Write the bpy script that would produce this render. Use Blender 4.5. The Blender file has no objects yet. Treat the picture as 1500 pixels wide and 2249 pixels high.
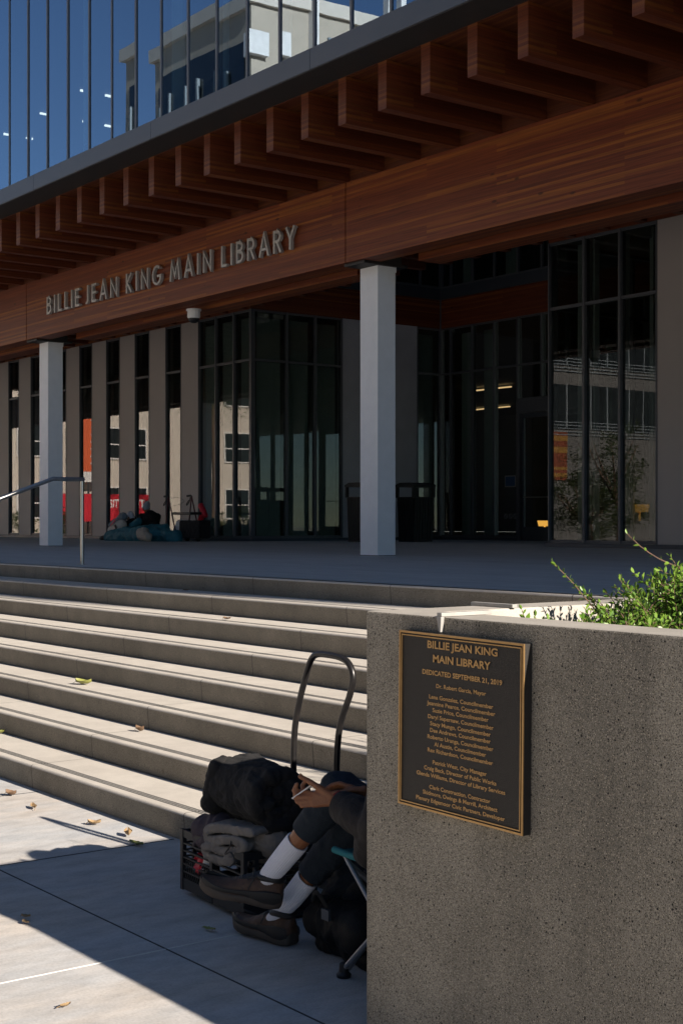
import bpy, bmesh, math, random
from mathutils import Vector, Matrix, noise
random.seed(7)
S = bpy.context.scene
COL = S.collection
R = math.radians

# ------------------------------------------------------------------ camera, sky, sun, exposure
ZP = 1.2                                  # plaza level above the lower pavement
cam_d = bpy.data.cameras.new('camera'); cam = bpy.data.objects.new('camera', cam_d); COL.objects.link(cam)
cam.location = (0, 0, ZP + 0.462)
cam.rotation_euler = (R(90), 0, math.asin(0.79923))
cam_d.lens = 50.02; cam_d.sensor_width = 36; cam_d.sensor_fit = 'AUTO'
cam_d.shift_y = 0.01067
cam_d.clip_start = 0.05; cam_d.clip_end = 2000
S.camera = cam

SUN_EL, SUN_AZ = 24.83, 5.45              # elevation; azimuth from +X towards +Y
W = bpy.data.worlds.new('World'); S.world = W; W.use_nodes = True
wn = W.node_tree.nodes; wl = W.node_tree.links
sky = wn.new('ShaderNodeTexSky'); sky.sky_type = 'NISHITA'; sky.sun_disc = False
sky.sun_elevation = R(SUN_EL); sky.sun_rotation = R(90 - SUN_AZ)
sky.air_density = 0.75; sky.dust_density = 0.0; sky.ozone_density = 2.2
wl.new(sky.outputs[0], wn['Background'].inputs[0]); wn['Background'].inputs[1].default_value = 0.05
sun_d = bpy.data.lights.new('sun', 'SUN'); sun = bpy.data.objects.new('sun', sun_d); COL.objects.link(sun)
sun_d.energy = 5.0; sun_d.angle = R(0.5); sun_d.color = (1.0, 0.91, 0.80)
sun.rotation_euler = (0, R(90 - SUN_EL), R(SUN_AZ)); sun.location = (30, 3, 30)
S.view_settings.view_transform = 'Standard'; S.view_settings.look = 'None'
S.view_settings.exposure = 1.25; S.view_settings.gamma = 1.0; S.view_settings.use_curve_mapping = False
S.cycles.use_denoising = True
S.cycles.max_bounces = 8; S.cycles.transparent_max_bounces = 16
S.cycles.sample_clamp_indirect = 6.0

# ------------------------------------------------------------------ mesh helpers
class MB:
    def __init__(s): s.v = []; s.f = []; s.m = []
    def add(s, vs, fs, mi=0):
        o = len(s.v); s.v += [Vector(p) for p in vs]
        s.f += [[i + o for i in f] for f in fs]; s.m += [mi] * len(fs); return s
    def box(s, x0, x1, y0, y1, z0, z1, mi=0):
        vs = [(x, y, z) for x in (x0, x1) for y in (y0, y1) for z in (z0, z1)]
        return s.add(vs, [(0,1,3,2),(4,6,7,5),(0,4,5,1),(2,3,7,6),(0,2,6,4),(1,5,7,3)], mi)
    def obox(s, c, ax, ay, az, mi=0):      # centre + three half-axis vectors
        c = Vector(c); ax, ay, az = Vector(ax), Vector(ay), Vector(az)
        vs = [c + a*ax + b*ay + d*az for a in (-1,1) for b in (-1,1) for d in (-1,1)]
        fs = [(0,1,3,2),(4,6,7,5),(0,4,5,1),(2,3,7,6),(0,2,6,4),(1,5,7,3)]
        if ax.cross(ay).dot(az) < 0: fs = [tuple(reversed(f)) for f in fs]
        return s.add(vs, fs, mi)
    def prism(s, prof, axis, a0, a1, mi=0):  # 2-D profile extruded along X ('x': y,z) / Y ('y': x,z) / Z ('z': x,y)
        def P(p, a):
            return (a, p[0], p[1]) if axis == 'x' else (p[0], a, p[1]) if axis == 'y' else (p[0], p[1], a)
        n = len(prof); vs = [P(p, a0) for p in prof] + [P(p, a1) for p in prof]
        fs = [(i, (i+1) % n, n + (i+1) % n, n + i) for i in range(n)] + [tuple(range(n))[::-1], tuple(range(n, 2*n))]
        return s.add(vs, fs, mi)
    def tube(s, path, r, seg=10, mi=0, closed=False, caps=True, flat=None):
        path = [Vector(p) for p in path]; n = len(path)
        rs = r if isinstance(r, (list, tuple)) else [r] * n
        tang = []
        for i in range(n):
            a = path[i-1] if (i > 0 or closed) else path[i]; b = path[(i+1) % n] if (i < n-1 or closed) else path[i]
            t = (b - a); tang.append(t.normalized() if t.length > 1e-9 else Vector((0,0,1)))
        up = Vector((0,0,1)) if abs(tang[0].z) < .9 else Vector((1,0,0))
        u = tang[0].cross(up).normalized(); vs = []; fs = []
        for i in range(n):
            t = tang[i]; u = (u - t * u.dot(t))
            u = u.normalized() if u.length > 1e-6 else t.orthogonal().normalized()
            w = t.cross(u)
            for k in range(seg):
                an = 2*math.pi*k/seg; d = (math.cos(an)*u + math.sin(an)*w) * rs[i]
                if flat is not None:
                    fv, q = flat; d = d - fv * d.dot(fv) * (1-q)
                vs.append(path[i] + d)
        for i in range(n if closed else n-1):
            j = (i+1) % n
            for k in range(seg):
                k2 = (k+1) % seg; fs.append((i*seg+k, i*seg+k2, j*seg+k2, j*seg+k))
        if caps and not closed:
            fs.append(tuple(range(seg))[::-1]); fs.append(tuple(range((n-1)*seg, n*seg)))
        return s.add(vs, fs, mi)
    def capsule(s, p0, r0, p1, r1, seg=14, flat=None):
        p0, p1 = Vector(p0), Vector(p1); ax = p1 - p0
        t = ax.normalized() if ax.length > 1e-6 else Vector((0,0,1))
        path, rs = [], []
        for k in range(5):
            a = R(-90 + 18*k); path.append(p0 + t*math.sin(a)*r0); rs.append(max(math.cos(a)*r0, r0*.02))
        for k in range(6):
            a = R(18*k); path.append(p1 + t*math.sin(a)*r1); rs.append(max(math.cos(a)*r1, r1*.02))
        return s.tube(path, rs, seg, flat=flat)
    def lathe(s, prof, c=(0,0,0), seg=20, mi=0):
        c = Vector(c); vs = []; fs = []
        for (r, z) in prof:
            for k in range(seg):
                an = 2*math.pi*k/seg; vs.append(c + Vector((r*math.cos(an), r*math.sin(an), z)))
        for i in range(len(prof)-1):
            for k in range(seg):
                k2 = (k+1) % seg; fs.append((i*seg+k, i*seg+k2, (i+1)*seg+k2, (i+1)*seg+k))
        fs.append(tuple(range(seg))[::-1]); fs.append(tuple(range((len(prof)-1)*seg, len(prof)*seg)))
        return s.add(vs, fs, mi)

def tag(o, label=None, cat=None, group=None, kind=None):
    if label: o['label'] = label
    if cat: o['category'] = cat
    if group: o['group'] = group
    if kind: o['kind'] = kind
    return o
def root_of(o):
    p = Vector((0,0,0))
    while o is not None: p = p + o.location; o = o.parent
    return p
def empty(name, loc, label, cat, group=None, kind=None):
    o = bpy.data.objects.new(name, None); COL.objects.link(o); o.location = loc; o.empty_display_size = .2
    return tag(o, label, cat, group, kind)
def obj(name, mb, mats, parent=None, origin=None, smooth=False, bevel=0, local=False, angle=40):
    """link one mesh; vertices come in world coordinates unless local"""
    me = bpy.data.meshes.new(name)
    off = Vector((0,0,0))
    if not local:
        if parent is not None: off = root_of(parent)
        elif origin is not None: off = Vector(origin)
        else:
            xs = [p.x for p in mb.v]; ys = [p.y for p in mb.v]; zs = [p.z for p in mb.v]
            off = Vector(((min(xs)+max(xs))/2, (min(ys)+max(ys))/2, min(zs)))
    me.from_pydata([p - off for p in mb.v], [], mb.f)
    mats = mats if isinstance(mats, (list, tuple)) else [mats]
    for m in mats: me.materials.append(m)
    if len(mats) > 1: me.polygons.foreach_set('material_index', mb.m)
    if smooth:
        me.polygons.foreach_set('use_smooth', [True]*len(me.polygons))
        try: me.set_sharp_from_angle(angle=R(angle))
        except Exception: pass
    me.update()
    o = bpy.data.objects.new(name, me); COL.objects.link(o)
    if parent is not None: o.parent = parent
    elif not local: o.location = off
    if bevel:
        b = o.modifiers.new('bevel', 'BEVEL'); b.width = bevel; b.segments = 2; b.limit_method = 'ANGLE'; b.angle_limit = R(40)
    return o
def copy_tree(o, parent=None):
    c = o.copy(); COL.objects.link(c); c.parent = parent
    for ch in list(o.children): copy_tree(ch, c)
    return c
def remesh(mb, voxel, smooth=3, fac=.5):
    me = bpy.data.meshes.new('tmp'); me.from_pydata(mb.v, [], mb.f); me.update()
    o = bpy.data.objects.new('tmp', me); COL.objects.link(o)
    r = o.modifiers.new('r', 'REMESH'); r.mode = 'VOXEL'; r.voxel_size = voxel
    if smooth:
        q = o.modifiers.new('s', 'SMOOTH'); q.iterations = smooth; q.factor = fac
    dg = bpy.context.evaluated_depsgraph_get(); dg.update()
    ev = o.evaluated_get(dg); m2 = ev.to_mesh()
    out = MB(); out.add([v.co.copy() for v in m2.vertices], [list(p.vertices) for p in m2.polygons])
    out.n = [v.normal.copy() for v in m2.vertices]
    ev.to_mesh_clear(); bpy.data.objects.remove(o); bpy.data.meshes.remove(me)
    return out
def pleats(x0, x1, y0, y1, z0, z1, n, amp=.03):
    p0, p1 = Vector((x0, y0, 0)), Vector((x1, y1, 0)); nm = Vector((-(p1-p0).y, (p1-p0).x, 0)).normalized(); vs = []; fs = []
    for i in range(2*n+1):
        q = p0.lerp(p1, i/(2*n)) + nm*(amp if i % 2 else -amp)
        vs += [(q.x, q.y, z0), (q.x, q.y, z1)]
    for i in range(2*n): fs.append((2*i, 2*i+2, 2*i+3, 2*i+1))
    return MB().add(vs, fs)
def ridge(p): return 1 - 2*abs(noise.noise(p))
def crumple(mb, amp, sc, stretch=(1,1,1), seed=0, oct=3):
    for i, p in enumerate(mb.v):
        q = Vector((p.x*stretch[0], p.y*stretch[1], p.z*stretch[2]))*sc + Vector((seed*3.1, seed*1.7, seed))
        q2 = q + Vector((noise.noise(q*.7), noise.noise(q*.7+Vector((5,5,5))), noise.noise(q*.7+Vector((9,2,7)))))*.7
        d = 0; a = 1
        for k in range(oct): d += ridge(q2)*a; q2 = q2*2.1; a *= .45
        mb.v[i] = p + mb.n[i]*d*amp
    return mb
def pt(a, b, t): return Vector(a)*(1-t) + Vector(b)*t
def smooth_path(pts, n=8):
    pts = [Vector(p) for p in pts]; out = []
    P = [pts[0]*2 - pts[1]] + pts + [pts[-1]*2 - pts[-2]]
    for i in range(1, len(P)-2):
        for k in range(n):
            t = k/n; p0, p1, p2, p3 = P[i-1], P[i], P[i+1], P[i+2]
            out.append(.5*((2*p1) + (p2-p0)*t + (2*p0-5*p1+4*p2-p3)*t*t + (3*p1-p0-3*p2+p3)*t**3))
    return out + [pts[-1]]

# ------------------------------------------------------------------ materials
def new_mat(name):
    m = bpy.data.materials.new(name); m.use_nodes = True
    return m, m.node_tree.nodes, m.node_tree.links, m.node_tree.nodes['Principled BSDF']
def N(n, t, **kw):
    x = n.new(t)
    for k, v in kw.items():
        if k in x.inputs.keys(): x.inputs[k].default_value = v
        else: setattr(x, k, v)
    return x
def c4(c): return (c[0], c[1], c[2], 1)
def ramp(n, l, src, stops):
    r = n.new('ShaderNodeValToRGB'); e = r.color_ramp.elements
    while len(e) < len(stops): e.new(.5)
    for i, (p, c) in enumerate(stops): e[i].position = p; e[i].color = c4(c) if not isinstance(c, (int, float)) else (c, c, c, 1)
    l.new(src, r.inputs[0]); return r.outputs[0]
def coords(n, l, scale=(1,1,1), rot=(0,0,0)):
    tc = n.new('ShaderNodeTexCoord'); mp = n.new('ShaderNodeMapping')
    mp.inputs['Scale'].default_value = scale; mp.inputs['Rotation'].default_value = rot
    l.new(tc.outputs['Object'], mp.inputs[0]); return mp.outputs[0]
def mixc(n, l, a, b, fac, mode='MIX'):
    x = n.new('ShaderNodeMix'); x.data_type = 'RGBA'; x.blend_type = mode
    for s, v in ((6, a), (7, b)):
        if isinstance(v, tuple): x.inputs[s].default_value = c4(v)
        else: l.new(v, x.inputs[s])
    if isinstance(fac, (int, float)): x.inputs[0].default_value = fac
    else: l.new(fac, x.inputs[0])
    return x.outputs[2]
def bump(n, l, p, h, strength=.3, dist=.01):
    b = n.new('ShaderNodeBump'); b.inputs['Strength'].default_value = strength; b.inputs['Distance'].default_value = dist
    l.new(h, b.inputs['Height']); l.new(b.outputs[0], p.inputs['Normal'])
def mat(name, c1, c2=None, scale=8, rough=.6, metal=0, bmp=0, bscale=60, stretch=(1,1,1), rot=(0,0,0), spec=.5, sheen=0):
    m, n, l, p = new_mat(name)
    p.inputs['Roughness'].default_value = rough; p.inputs['Metallic'].default_value = metal
    p.inputs['Specular IOR Level'].default_value = spec
    if sheen: p.inputs['Sheen Weight'].default_value = sheen
    v = coords(n, l, stretch, rot)
    if c2 is None: c2 = tuple(x*.86 for x in c1)
    t = N(n, 'ShaderNodeTexNoise', Scale=scale, Detail=5.0, Roughness=.6); l.new(v, t.inputs['Vector'])
    l.new(ramp(n, l, t.outputs[0], [(.3, c1), (.7, c2)]), p.inputs['Base Color'])
    if bmp:
        t2 = N(n, 'ShaderNodeTexNoise', Scale=bscale, Detail=4.0); l.new(v, t2.inputs['Vector'])
        bump(n, l, p, t2.outputs[0], bmp)
    return m
def emit(name, c, s):
    m, n, l, p = new_mat(name); p.inputs['Base Color'].default_value = c4(c)
    p.inputs['Emission Color'].default_value = c4(c); p.inputs['Emission Strength'].default_value = s; return m

def concrete(name, base, tan, stain=.25, speck=.12, fine=220, bmp=.25, rough=.85, stretch=(1,1,1), rz=0):
    m, n, l, p = new_mat(name); p.inputs['Roughness'].default_value = rough; p.inputs['Specular IOR Level'].default_value = .3
    v = coords(n, l); vs = coords(n, l, stretch, (0, 0, rz))
    big = N(n, 'ShaderNodeTexNoise', Scale=.9, Detail=6.0, Roughness=.65); l.new(vs, big.inputs['Vector'])
    med = N(n, 'ShaderNodeTexNoise', Scale=5.0, Detail=6.0, Roughness=.7); l.new(vs, med.inputs['Vector'])
    fin = N(n, 'ShaderNodeTexNoise', Scale=float(fine), Detail=2.0); l.new(v, fin.inputs['Vector'])
    c = mixc(n, l, base, tan, ramp(n, l, big.outputs[0], [(.38, 0.), (.68, 1.)]))
    d = ramp(n, l, med.outputs[0], [(.3, 1 - stain), (.62, 1.0)]); c = mixc(n, l, c, d, 1.0, 'MULTIPLY')
    f = ramp(n, l, fin.outputs[0], [(.3, 1 - speck*1.6), (.5, 1.), (.72, 1 + speck)]); c = mixc(n, l, c, f, 1.0, 'MULTIPLY')
    for sc, th, dk, pk in ((2.6, .045, .70, .45), (9.0, .05, .78, .70), (26., .10, .80, .82)):      # gum, drips and grit trodden into the surface
        vo = N(n, 'ShaderNodeTexVoronoi', Scale=sc); l.new(v, vo.inputs['Vector'])
        near = ramp(n, l, vo.outputs['Distance'], [(th*.6, 1.), (th, 0.)]); sc_ = n.new('ShaderNodeSeparateColor'); l.new(vo.outputs['Color'], sc_.inputs[0])
        pick = ramp(n, l, sc_.outputs[0], [(pk - .01, 0.), (pk, 1.)]); f_ = n.new('ShaderNodeMath'); f_.operation = 'MULTIPLY'; l.new(near, f_.inputs[0]); l.new(pick, f_.inputs[1])
        c = mixc(n, l, c, mixc(n, l, c, (dk, dk*.97, dk*.94), 1.0, 'MULTIPLY'), f_.outputs[0])
    l.new(c, p.inputs['Base Color']); bump(n, l, p, fin.outputs[0], bmp, .004)
    return m
def aggregate(name, base):
    m, n, l, p = new_mat(name); p.inputs['Roughness'].default_value = .8; p.inputs['Specular IOR Level'].default_value = .35
    v = coords(n, l)
    big = N(n, 'ShaderNodeTexNoise', Scale=2.2, Detail=6.0, Roughness=.7); l.new(v, big.inputs['Vector'])
    c = mixc(n, l, base, tuple(x*.72 for x in base), ramp(n, l, big.outputs[0], [(.35, 0.), (.7, 1.)]))
    sv = coords(n, l, (5, 5, .6)); st = N(n, 'ShaderNodeTexNoise', Scale=1.0, Detail=5.0); l.new(sv, st.inputs['Vector'])
    c = mixc(n, l, c, ramp(n, l, st.outputs[0], [(.28, .66), (.58, 1.)]), 1.0, 'MULTIPLY')
    tcz = n.new('ShaderNodeTexCoord'); spz = n.new('ShaderNodeSeparateXYZ'); l.new(tcz.outputs['Object'], spz.inputs[0])
    dv = coords(n, l, (9, 9, .35)); dr = N(n, 'ShaderNodeTexNoise', Scale=1.0, Detail=4.0, Roughness=.6); l.new(dv, dr.inputs['Vector'])
    top = ramp(n, l, spz.outputs[2], [(.55, 0.), (1.36, 1.)]); dd = n.new('ShaderNodeMath'); dd.operation = 'MULTIPLY'; l.new(top, dd.inputs[0]); l.new(ramp(n, l, dr.outputs[0], [(.52, 0.), (.66, .55)]), dd.inputs[1])
    c = mixc(n, l, c, tuple(x*.5 for x in base), dd.outputs[0])
    pv = N(n, 'ShaderNodeTexNoise', Scale=6.0, Detail=3.0); l.new(v, pv.inputs['Vector']); c = mixc(n, l, c, ramp(n, l, pv.outputs[0], [(.35, .93), (.65, 1.05)]), 1.0, 'MULTIPLY')
    for sc, th, col, rnd in ((260., .45, (.10, .085, .06), .62), (190., .42, (.04, .034, .027), .82), (210., .40, (.44, .38, .29), .78), (320., .4, (.36, .30, .21), .7), (85., .30, (.018, .016, .014), .92)):
        vo = N(n, 'ShaderNodeTexVoronoi', Scale=sc); l.new(v, vo.inputs['Vector'])
        near = ramp(n, l, vo.outputs['Distance'], [(th*.75, 1.), (th, 0.)])
        sp = n.new('ShaderNodeSeparateColor'); l.new(vo.outputs['Color'], sp.inputs[0])
        pick = ramp(n, l, sp.outputs[0], [(rnd - .01, 0.), (rnd, 1.)])
        f = n.new('ShaderNodeMath'); f.operation = 'MULTIPLY'; l.new(near, f.inputs[0]); l.new(pick, f.inputs[1])
        c = mixc(n, l, c, col, f.outputs[0])
    fin = N(n, 'ShaderNodeTexNoise', Scale=300., Detail=2.0); l.new(v, fin.inputs['Vector'])
    c = mixc(n, l, c, ramp(n, l, fin.outputs[0], [(.3, .55), (.7, 1.35)]), 1.0, 'MULTIPLY')
    l.new(c, p.inputs['Base Color']); bump(n, l, p, fin.outputs[0], .35, .004)
    return m
def wood(name, axis, ca, cb, hi):
    """laminated timber: strips along axis ('x' or 'y')"""
    m, n, l, p = new_mat(name); p.inputs['Roughness'].default_value = .55; p.inputs['Specular IOR Level'].default_value = .35
    tc = n.new('ShaderNodeTexCoord'); sp = n.new('ShaderNodeSeparateXYZ'); l.new(tc.outputs['Object'], sp.inputs[0])
    a, b = (0, 1) if axis == 'x' else (1, 0)
    ge = n.new('ShaderNodeNewGeometry'); sn = n.new('ShaderNodeSeparateXYZ'); l.new(ge.outputs['True Normal'], sn.inputs[0])
    ab = n.new('ShaderNodeMath'); ab.operation = 'ABSOLUTE'; l.new(sn.outputs[2], ab.inputs[0])
    gt = n.new('ShaderNodeMath'); gt.operation = 'GREATER_THAN'; gt.inputs[1].default_value = .5; l.new(ab.outputs[0], gt.inputs[0])
    ad = n.new('ShaderNodeMix'); l.new(gt.outputs[0], ad.inputs[0]); l.new(sp.outputs[2], ad.inputs[2]); l.new(sp.outputs[b], ad.inputs[3])
    cm = n.new('ShaderNodeCombineXYZ'); l.new(sp.outputs[a], cm.inputs[0]); l.new(ad.outputs[0], cm.inputs[1])
    def brick(width, row, off):
        br = n.new('ShaderNodeTexBrick'); br.inputs['Scale'].default_value = 1; br.inputs['Mortar Size'].default_value = 0
        br.inputs['Brick Width'].default_value = width; br.inputs['Row Height'].default_value = row; br.offset = off
        br.inputs['Color1'].default_value = (0,0,0,1); br.inputs['Color2'].default_value = (1,1,1,1)
        l.new(cm.outputs[0], br.inputs['Vector']); return br.outputs['Color']
    b1, b2 = brick(5.1, .034, .37), brick(3.4, .034, .61)
    c = mixc(n, l, ca, cb, b1)
    c = mixc(n, l, c, hi, ramp(n, l, b2, [(.66, 0.), (.95, .72)]))
    mp = n.new('ShaderNodeMapping'); mp.inputs['Scale'].default_value = (1.2, 55, 1); l.new(cm.outputs[0], mp.inputs[0])
    g = N(n, 'ShaderNodeTexNoise', Scale=1.0, Detail=5.0, Distortion=.6); l.new(mp.outputs[0], g.inputs['Vector'])
    c = mixc(n, l, c, ramp(n, l, g.outputs[0], [(.3, .62), (.65, 1.12)]), 1.0, 'MULTIPLY')
    mp2 = n.new('ShaderNodeMapping'); mp2.inputs['Scale'].default_value = (2.2, 5.5, 1); l.new(cm.outputs[0], mp2.inputs[0])
    vo = N(n, 'ShaderNodeTexVoronoi', Scale=1.0); l.new(mp2.outputs[0], vo.inputs['Vector'])
    s2 = n.new('ShaderNodeSeparateColor'); l.new(vo.outputs['Color'], s2.inputs[0])
    pick = ramp(n, l, s2.outputs[0], [(.35, 0.), (.36, 1.)]); kn = ramp(n, l, vo.outputs['Distance'], [(.06, .75), (.13, 0.)])
    f = n.new('ShaderNodeMath'); f.operation = 'MULTIPLY'; l.new(kn, f.inputs[0]); l.new(pick, f.inputs[1])
    c = mixc(n, l, c, tuple(x*.25 for x in ca), f.outputs[0])
    l.new(c, p.inputs['Base Color']); bump(n, l, p, g.outputs[0], .15, .003)
    return m
def glass(name, tint, refl, f0=1.6, rough=0.0, coat=(1,1,1)):
    """coated architectural glass: clear pane with a reflective coat"""
    m, n, l, p = new_mat(name); n.remove(p); out = [x for x in n if x.type == 'OUTPUT_MATERIAL'][0]
    tr = n.new('ShaderNodeBsdfTransparent'); tr.inputs[0].default_value = c4(tint)
    gl = n.new('ShaderNodeBsdfGlossy'); gl.inputs['Roughness'].default_value = rough; gl.inputs[0].default_value = c4(coat)
    v = coords(n, l, (1.0, 1.0, .35)); w = N(n, 'ShaderNodeTexNoise', Scale=1.1, Detail=1.0); l.new(v, w.inputs['Vector'])
    b = n.new('ShaderNodeBump'); b.inputs['Strength'].default_value = .012; b.inputs['Distance'].default_value = .08
    l.new(w.outputs[0], b.inputs['Height']); l.new(b.outputs[0], gl.inputs['Normal'])
    fr = N(n, 'ShaderNodeFresnel', IOR=f0)
    ad = n.new('ShaderNodeMath'); ad.operation = 'ADD'; ad.use_clamp = True; ad.inputs[1].default_value = refl; l.new(fr.outputs[0], ad.inputs[0])
    ge = n.new('ShaderNodeNewGeometry'); fb = n.new('ShaderNodeMath'); fb.operation = 'SUBTRACT'; fb.inputs[0].default_value = 1.0; l.new(ge.outputs['Backfacing'], fb.inputs[1])
    mu = n.new('ShaderNodeMath'); mu.operation = 'MULTIPLY'; l.new(ad.outputs[0], mu.inputs[0]); l.new(fb.outputs[0], mu.inputs[1])
    mx = n.new('ShaderNodeMixShader'); l.new(mu.outputs[0], mx.inputs[0]); l.new(tr.outputs[0], mx.inputs[1]); l.new(gl.outputs[0], mx.inputs[2])
    l.new(mx.outputs[0], out.inputs[0]); return m

M = {}
M['pave'] = concrete('pavement_concrete', (.48, .48, .48), (.53, .465, .40), .30, .06, 90, .12, .8, (1.6, .7, 1), R(37))
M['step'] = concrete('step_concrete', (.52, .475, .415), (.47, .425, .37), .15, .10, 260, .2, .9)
M['riser'] = concrete('riser_concrete', (.25, .222, .178), (.20, .178, .142), .22, .30, 200, .5, .95, (1, 1, .7))  # vertical step faces get a darker, grainier base than the treads
def step_joints(m):
    n = m.node_tree.nodes; l = m.node_tree.links; p = n['Principled BSDF']
    tc = n.new('ShaderNodeTexCoord'); sp = n.new('ShaderNodeSeparateXYZ'); l.new(tc.outputs['Object'], sp.inputs[0])
    def mth(op, a, b=0.0):
        x = n.new('ShaderNodeMath'); x.operation = op
        l.new(a, x.inputs[0]); x.inputs[1].default_value = b; return x.outputs[0]
    # joints every 1.86 m through X = -6.42 (the stair's origin is at X = -20)
    f = mth('PINGPONG', mth('SUBTRACT', sp.outputs[0], 13.58), .93)
    src = p.inputs['Base Color'].links[0].from_socket
    l.new(mixc(n, l, (.06, .055, .05), src, ramp(n, l, f, [(.0030, 0.), (.0045, 1.)])), p.inputs['Base Color'])
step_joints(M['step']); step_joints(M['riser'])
M['plaza'] = concrete('plaza_concrete', (.50, .49, .46), (.45, .44, .41), .25, .08, 160, .15, .85, (.25, 1.8, 1))
M['agg'] = aggregate('exposed_aggregate', (.315, .28, .225))
M['rim'] = concrete('smooth_rim_concrete', (.40, .365, .32), (.34, .31, .27), .2, .10, 220, .2, .9)
M['joint'] = mat('joint_filler', (.05, .05, .05), rough=.9)
M['groove'] = mat('groove_filler', (.10, .095, .085), rough=.9)
M['joint_pale'] = mat('pale_joint_filler', (.62, .60, .56), rough=.9)
M['beam'] = wood('glulam_beam', 'x', (.150, .030, .009), (.205, .046, .0125), (.33, .105, .015))
M['joist'] = wood('glulam_joist', 'y', (.100, .021, .007), (.135, .030, .009), (.22, .070, .012))
M['deck'] = wood('deck_board', 'x', (.085, .020, .007), (.115, .031, .011), (.17, .058, .014))
M['fascia'] = mat('grey_metal_panel', (.072, .082, .097), (.065, .075, .09), 3, .42, .3, 0)
M['soffit'] = mat('dark_soffit_panel', (.026, .023, .021), None, 3, .6)
M['mull'] = mat('dark_mullion_metal', (.115, .12, .13), None, 4, .4, .2)
M['slat'] = mat('blue_grey_cladding', (.22, .25, .27), (.16, .19, .21), 3, .7, stretch=(4, 4, .2))
M['white'] = mat('white_column_paint', (.85, .85, .84), (.80, .80, .79), 6, .5, 0, .05, 40)
M['panel'] = mat('beige_wall_panel', (.48, .425, .385), (.455, .405, .365), 2, .6, 0, .03, 30)
M['gpanel'] = mat('grey_wall_panel', (.52, .52, .54), None, 2, .6)
M['glass'] = glass('storefront_glass', (.62, .66, .64), .03, 1.55)
M['uglass'] = glass('upper_coated_glass', (.45, .55, .6), .22, 1.9, 0.0, (.62, .80, 1.0))
M['dark'] = mat('dark_interior', (.26, .265, .255), None, 3, .8)
M['ifloor'] = mat('interior_carpet', (.14, .135, .125), None, 20, .9)
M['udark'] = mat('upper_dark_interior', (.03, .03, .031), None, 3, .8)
M['curtain'] = mat('pleated_blind', (.66, .72, .68), None, 5, .8)
M['paleint'] = mat('pale_interior_wall', (.55, .58, .55), None, 4, .8)
M['led'] = emit('warm_ceiling_strip', (1.0, .62, .30), .75)
M['ledw'] = emit('white_ceiling_strip', (1.0, .78, .62), 2.6)
M['amber'] = emit('amber_lamp_shade', (1.0, .45, .08), .9)
M['letter'] = mat('brushed_letter_metal', (.46, .44, .40), (.40, .38, .35), 10, .45, .35)
M['steel'] = mat('stainless_steel', (.55, .53, .49), (.45, .44, .41), 30, .3, 1.0, 0, stretch=(1, 1, .1))
M['bronze'] = mat('polished_bronze', (.50, .31, .13), (.42, .25, .10), 40, .38, .75)
M['plaque'] = mat('dark_bronze_ground', (.020, .017, .014), (.024, .02, .017), 120, .55, .3, .25, 400)
M['bracket'] = mat('galvanised_bracket', (.36, .345, .32), (.30, .285, .265), 30, .5, .2)
M['soil'] = mat('dark_soil', (.05, .038, .028), (.09, .07, .05), 20, .95, 0, .6, 60)
M['black'] = mat('black_plastic', (.014, .014, .015), None, 10, .5)
M['blacktube'] = mat('worn_black_tube', (.010, .010, .011), (.022, .019, .018), 22, .33, .3)
M['blackcloth'] = mat('black_fleece', (.0095, .0082, .008), (.006, .0055, .0055), 12, .95, 0, .9, 26)
M['nylon'] = mat('black_nylon', (.006, .006, .0065), None, 20, .65, 0, .2, 200, spec=.25)
M['greycloth'] = mat('grey_quilted_cloth', (.215, .19, .165), (.15, .13, .115), 9, .85, 0, .8, 34)
M['purple'] = mat('plum_cloth', (.065, .045, .055), (.045, .032, .04), 9, .8, 0, .2, 200)
M['olive'] = mat('olive_cloth', (.035, .045, .028), None, 9, .85, 0, .2, 200)
M['skin'] = mat('skin', (.27, .105, .043), (.22, .082, .034), 14, .5, 0, .25, 120)
M['navy'] = mat('navy_trousers', (.0085, .0165, .027), (.006, .012, .020), 10, .9, 0, .7, 28)
M['jacket'] = mat('charcoal_jacket', (.014, .011, .011), (.0095, .008, .008), 8, .85, 0, .8, 24)
M['sock'] = mat('white_rib_sock', (.74, .74, .80), (.68, .68, .75), 12, .9, 0, .25, 300)
M['shoe'] = mat('brown_leather', (.088, .044, .025), (.058, .030, .018), 20, .65, 0, .6, 45)
M['shoedark'] = mat('dark_shoe_trim', (.018, .016, .015), None, 14, .6)
M['sole'] = mat('brown_rubber_sole', (.075, .055, .042), (.05, .038, .03), 14, .7)
M['teal'] = mat('teal_canvas', (.012, .17, .20), None, 20, .8, 0, .2, 250)
M['tealbag'] = mat('teal_sleeping_bag', (.012, .15, .19), (.009, .10, .13), 9, .7, 0, .2, 100)
M['pole'] = mat('grey_metal_pole', (.30, .32, .36), None, 9, .35, .7)
M['bark'] = mat('brown_twig', (.16, .095, .06), (.10, .06, .04), 40, .9)
def leafmat(name, a, b):
    m, n, l, p = new_mat(name); p.inputs['Roughness'].default_value = .38
    oi = n.new('ShaderNodeNewGeometry')
    c = ramp(n, l, oi.outputs['Random Per Island'], [(0., a), (1., b)]); l.new(c, p.inputs['Base Color'])
    out = [x for x in n if x.type == 'OUTPUT_MATERIAL'][0]
    t = n.new('ShaderNodeBsdfTranslucent'); l.new(c, t.inputs[0]); mx = n.new('ShaderNodeMixShader'); mx.inputs[0].default_value = .35
    l.new(p.outputs[0], mx.inputs[1]); l.new(t.outputs[0], mx.inputs[2]); l.new(mx.outputs[0], out.inputs[0]); return m
M['leaf'] = leafmat('shrub_leaf', (.085, .18, .022), (.20, .32, .045))
M['treeleaf'] = leafmat('tree_leaf', (.04, .07, .015), (.09, .12, .03))
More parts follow.
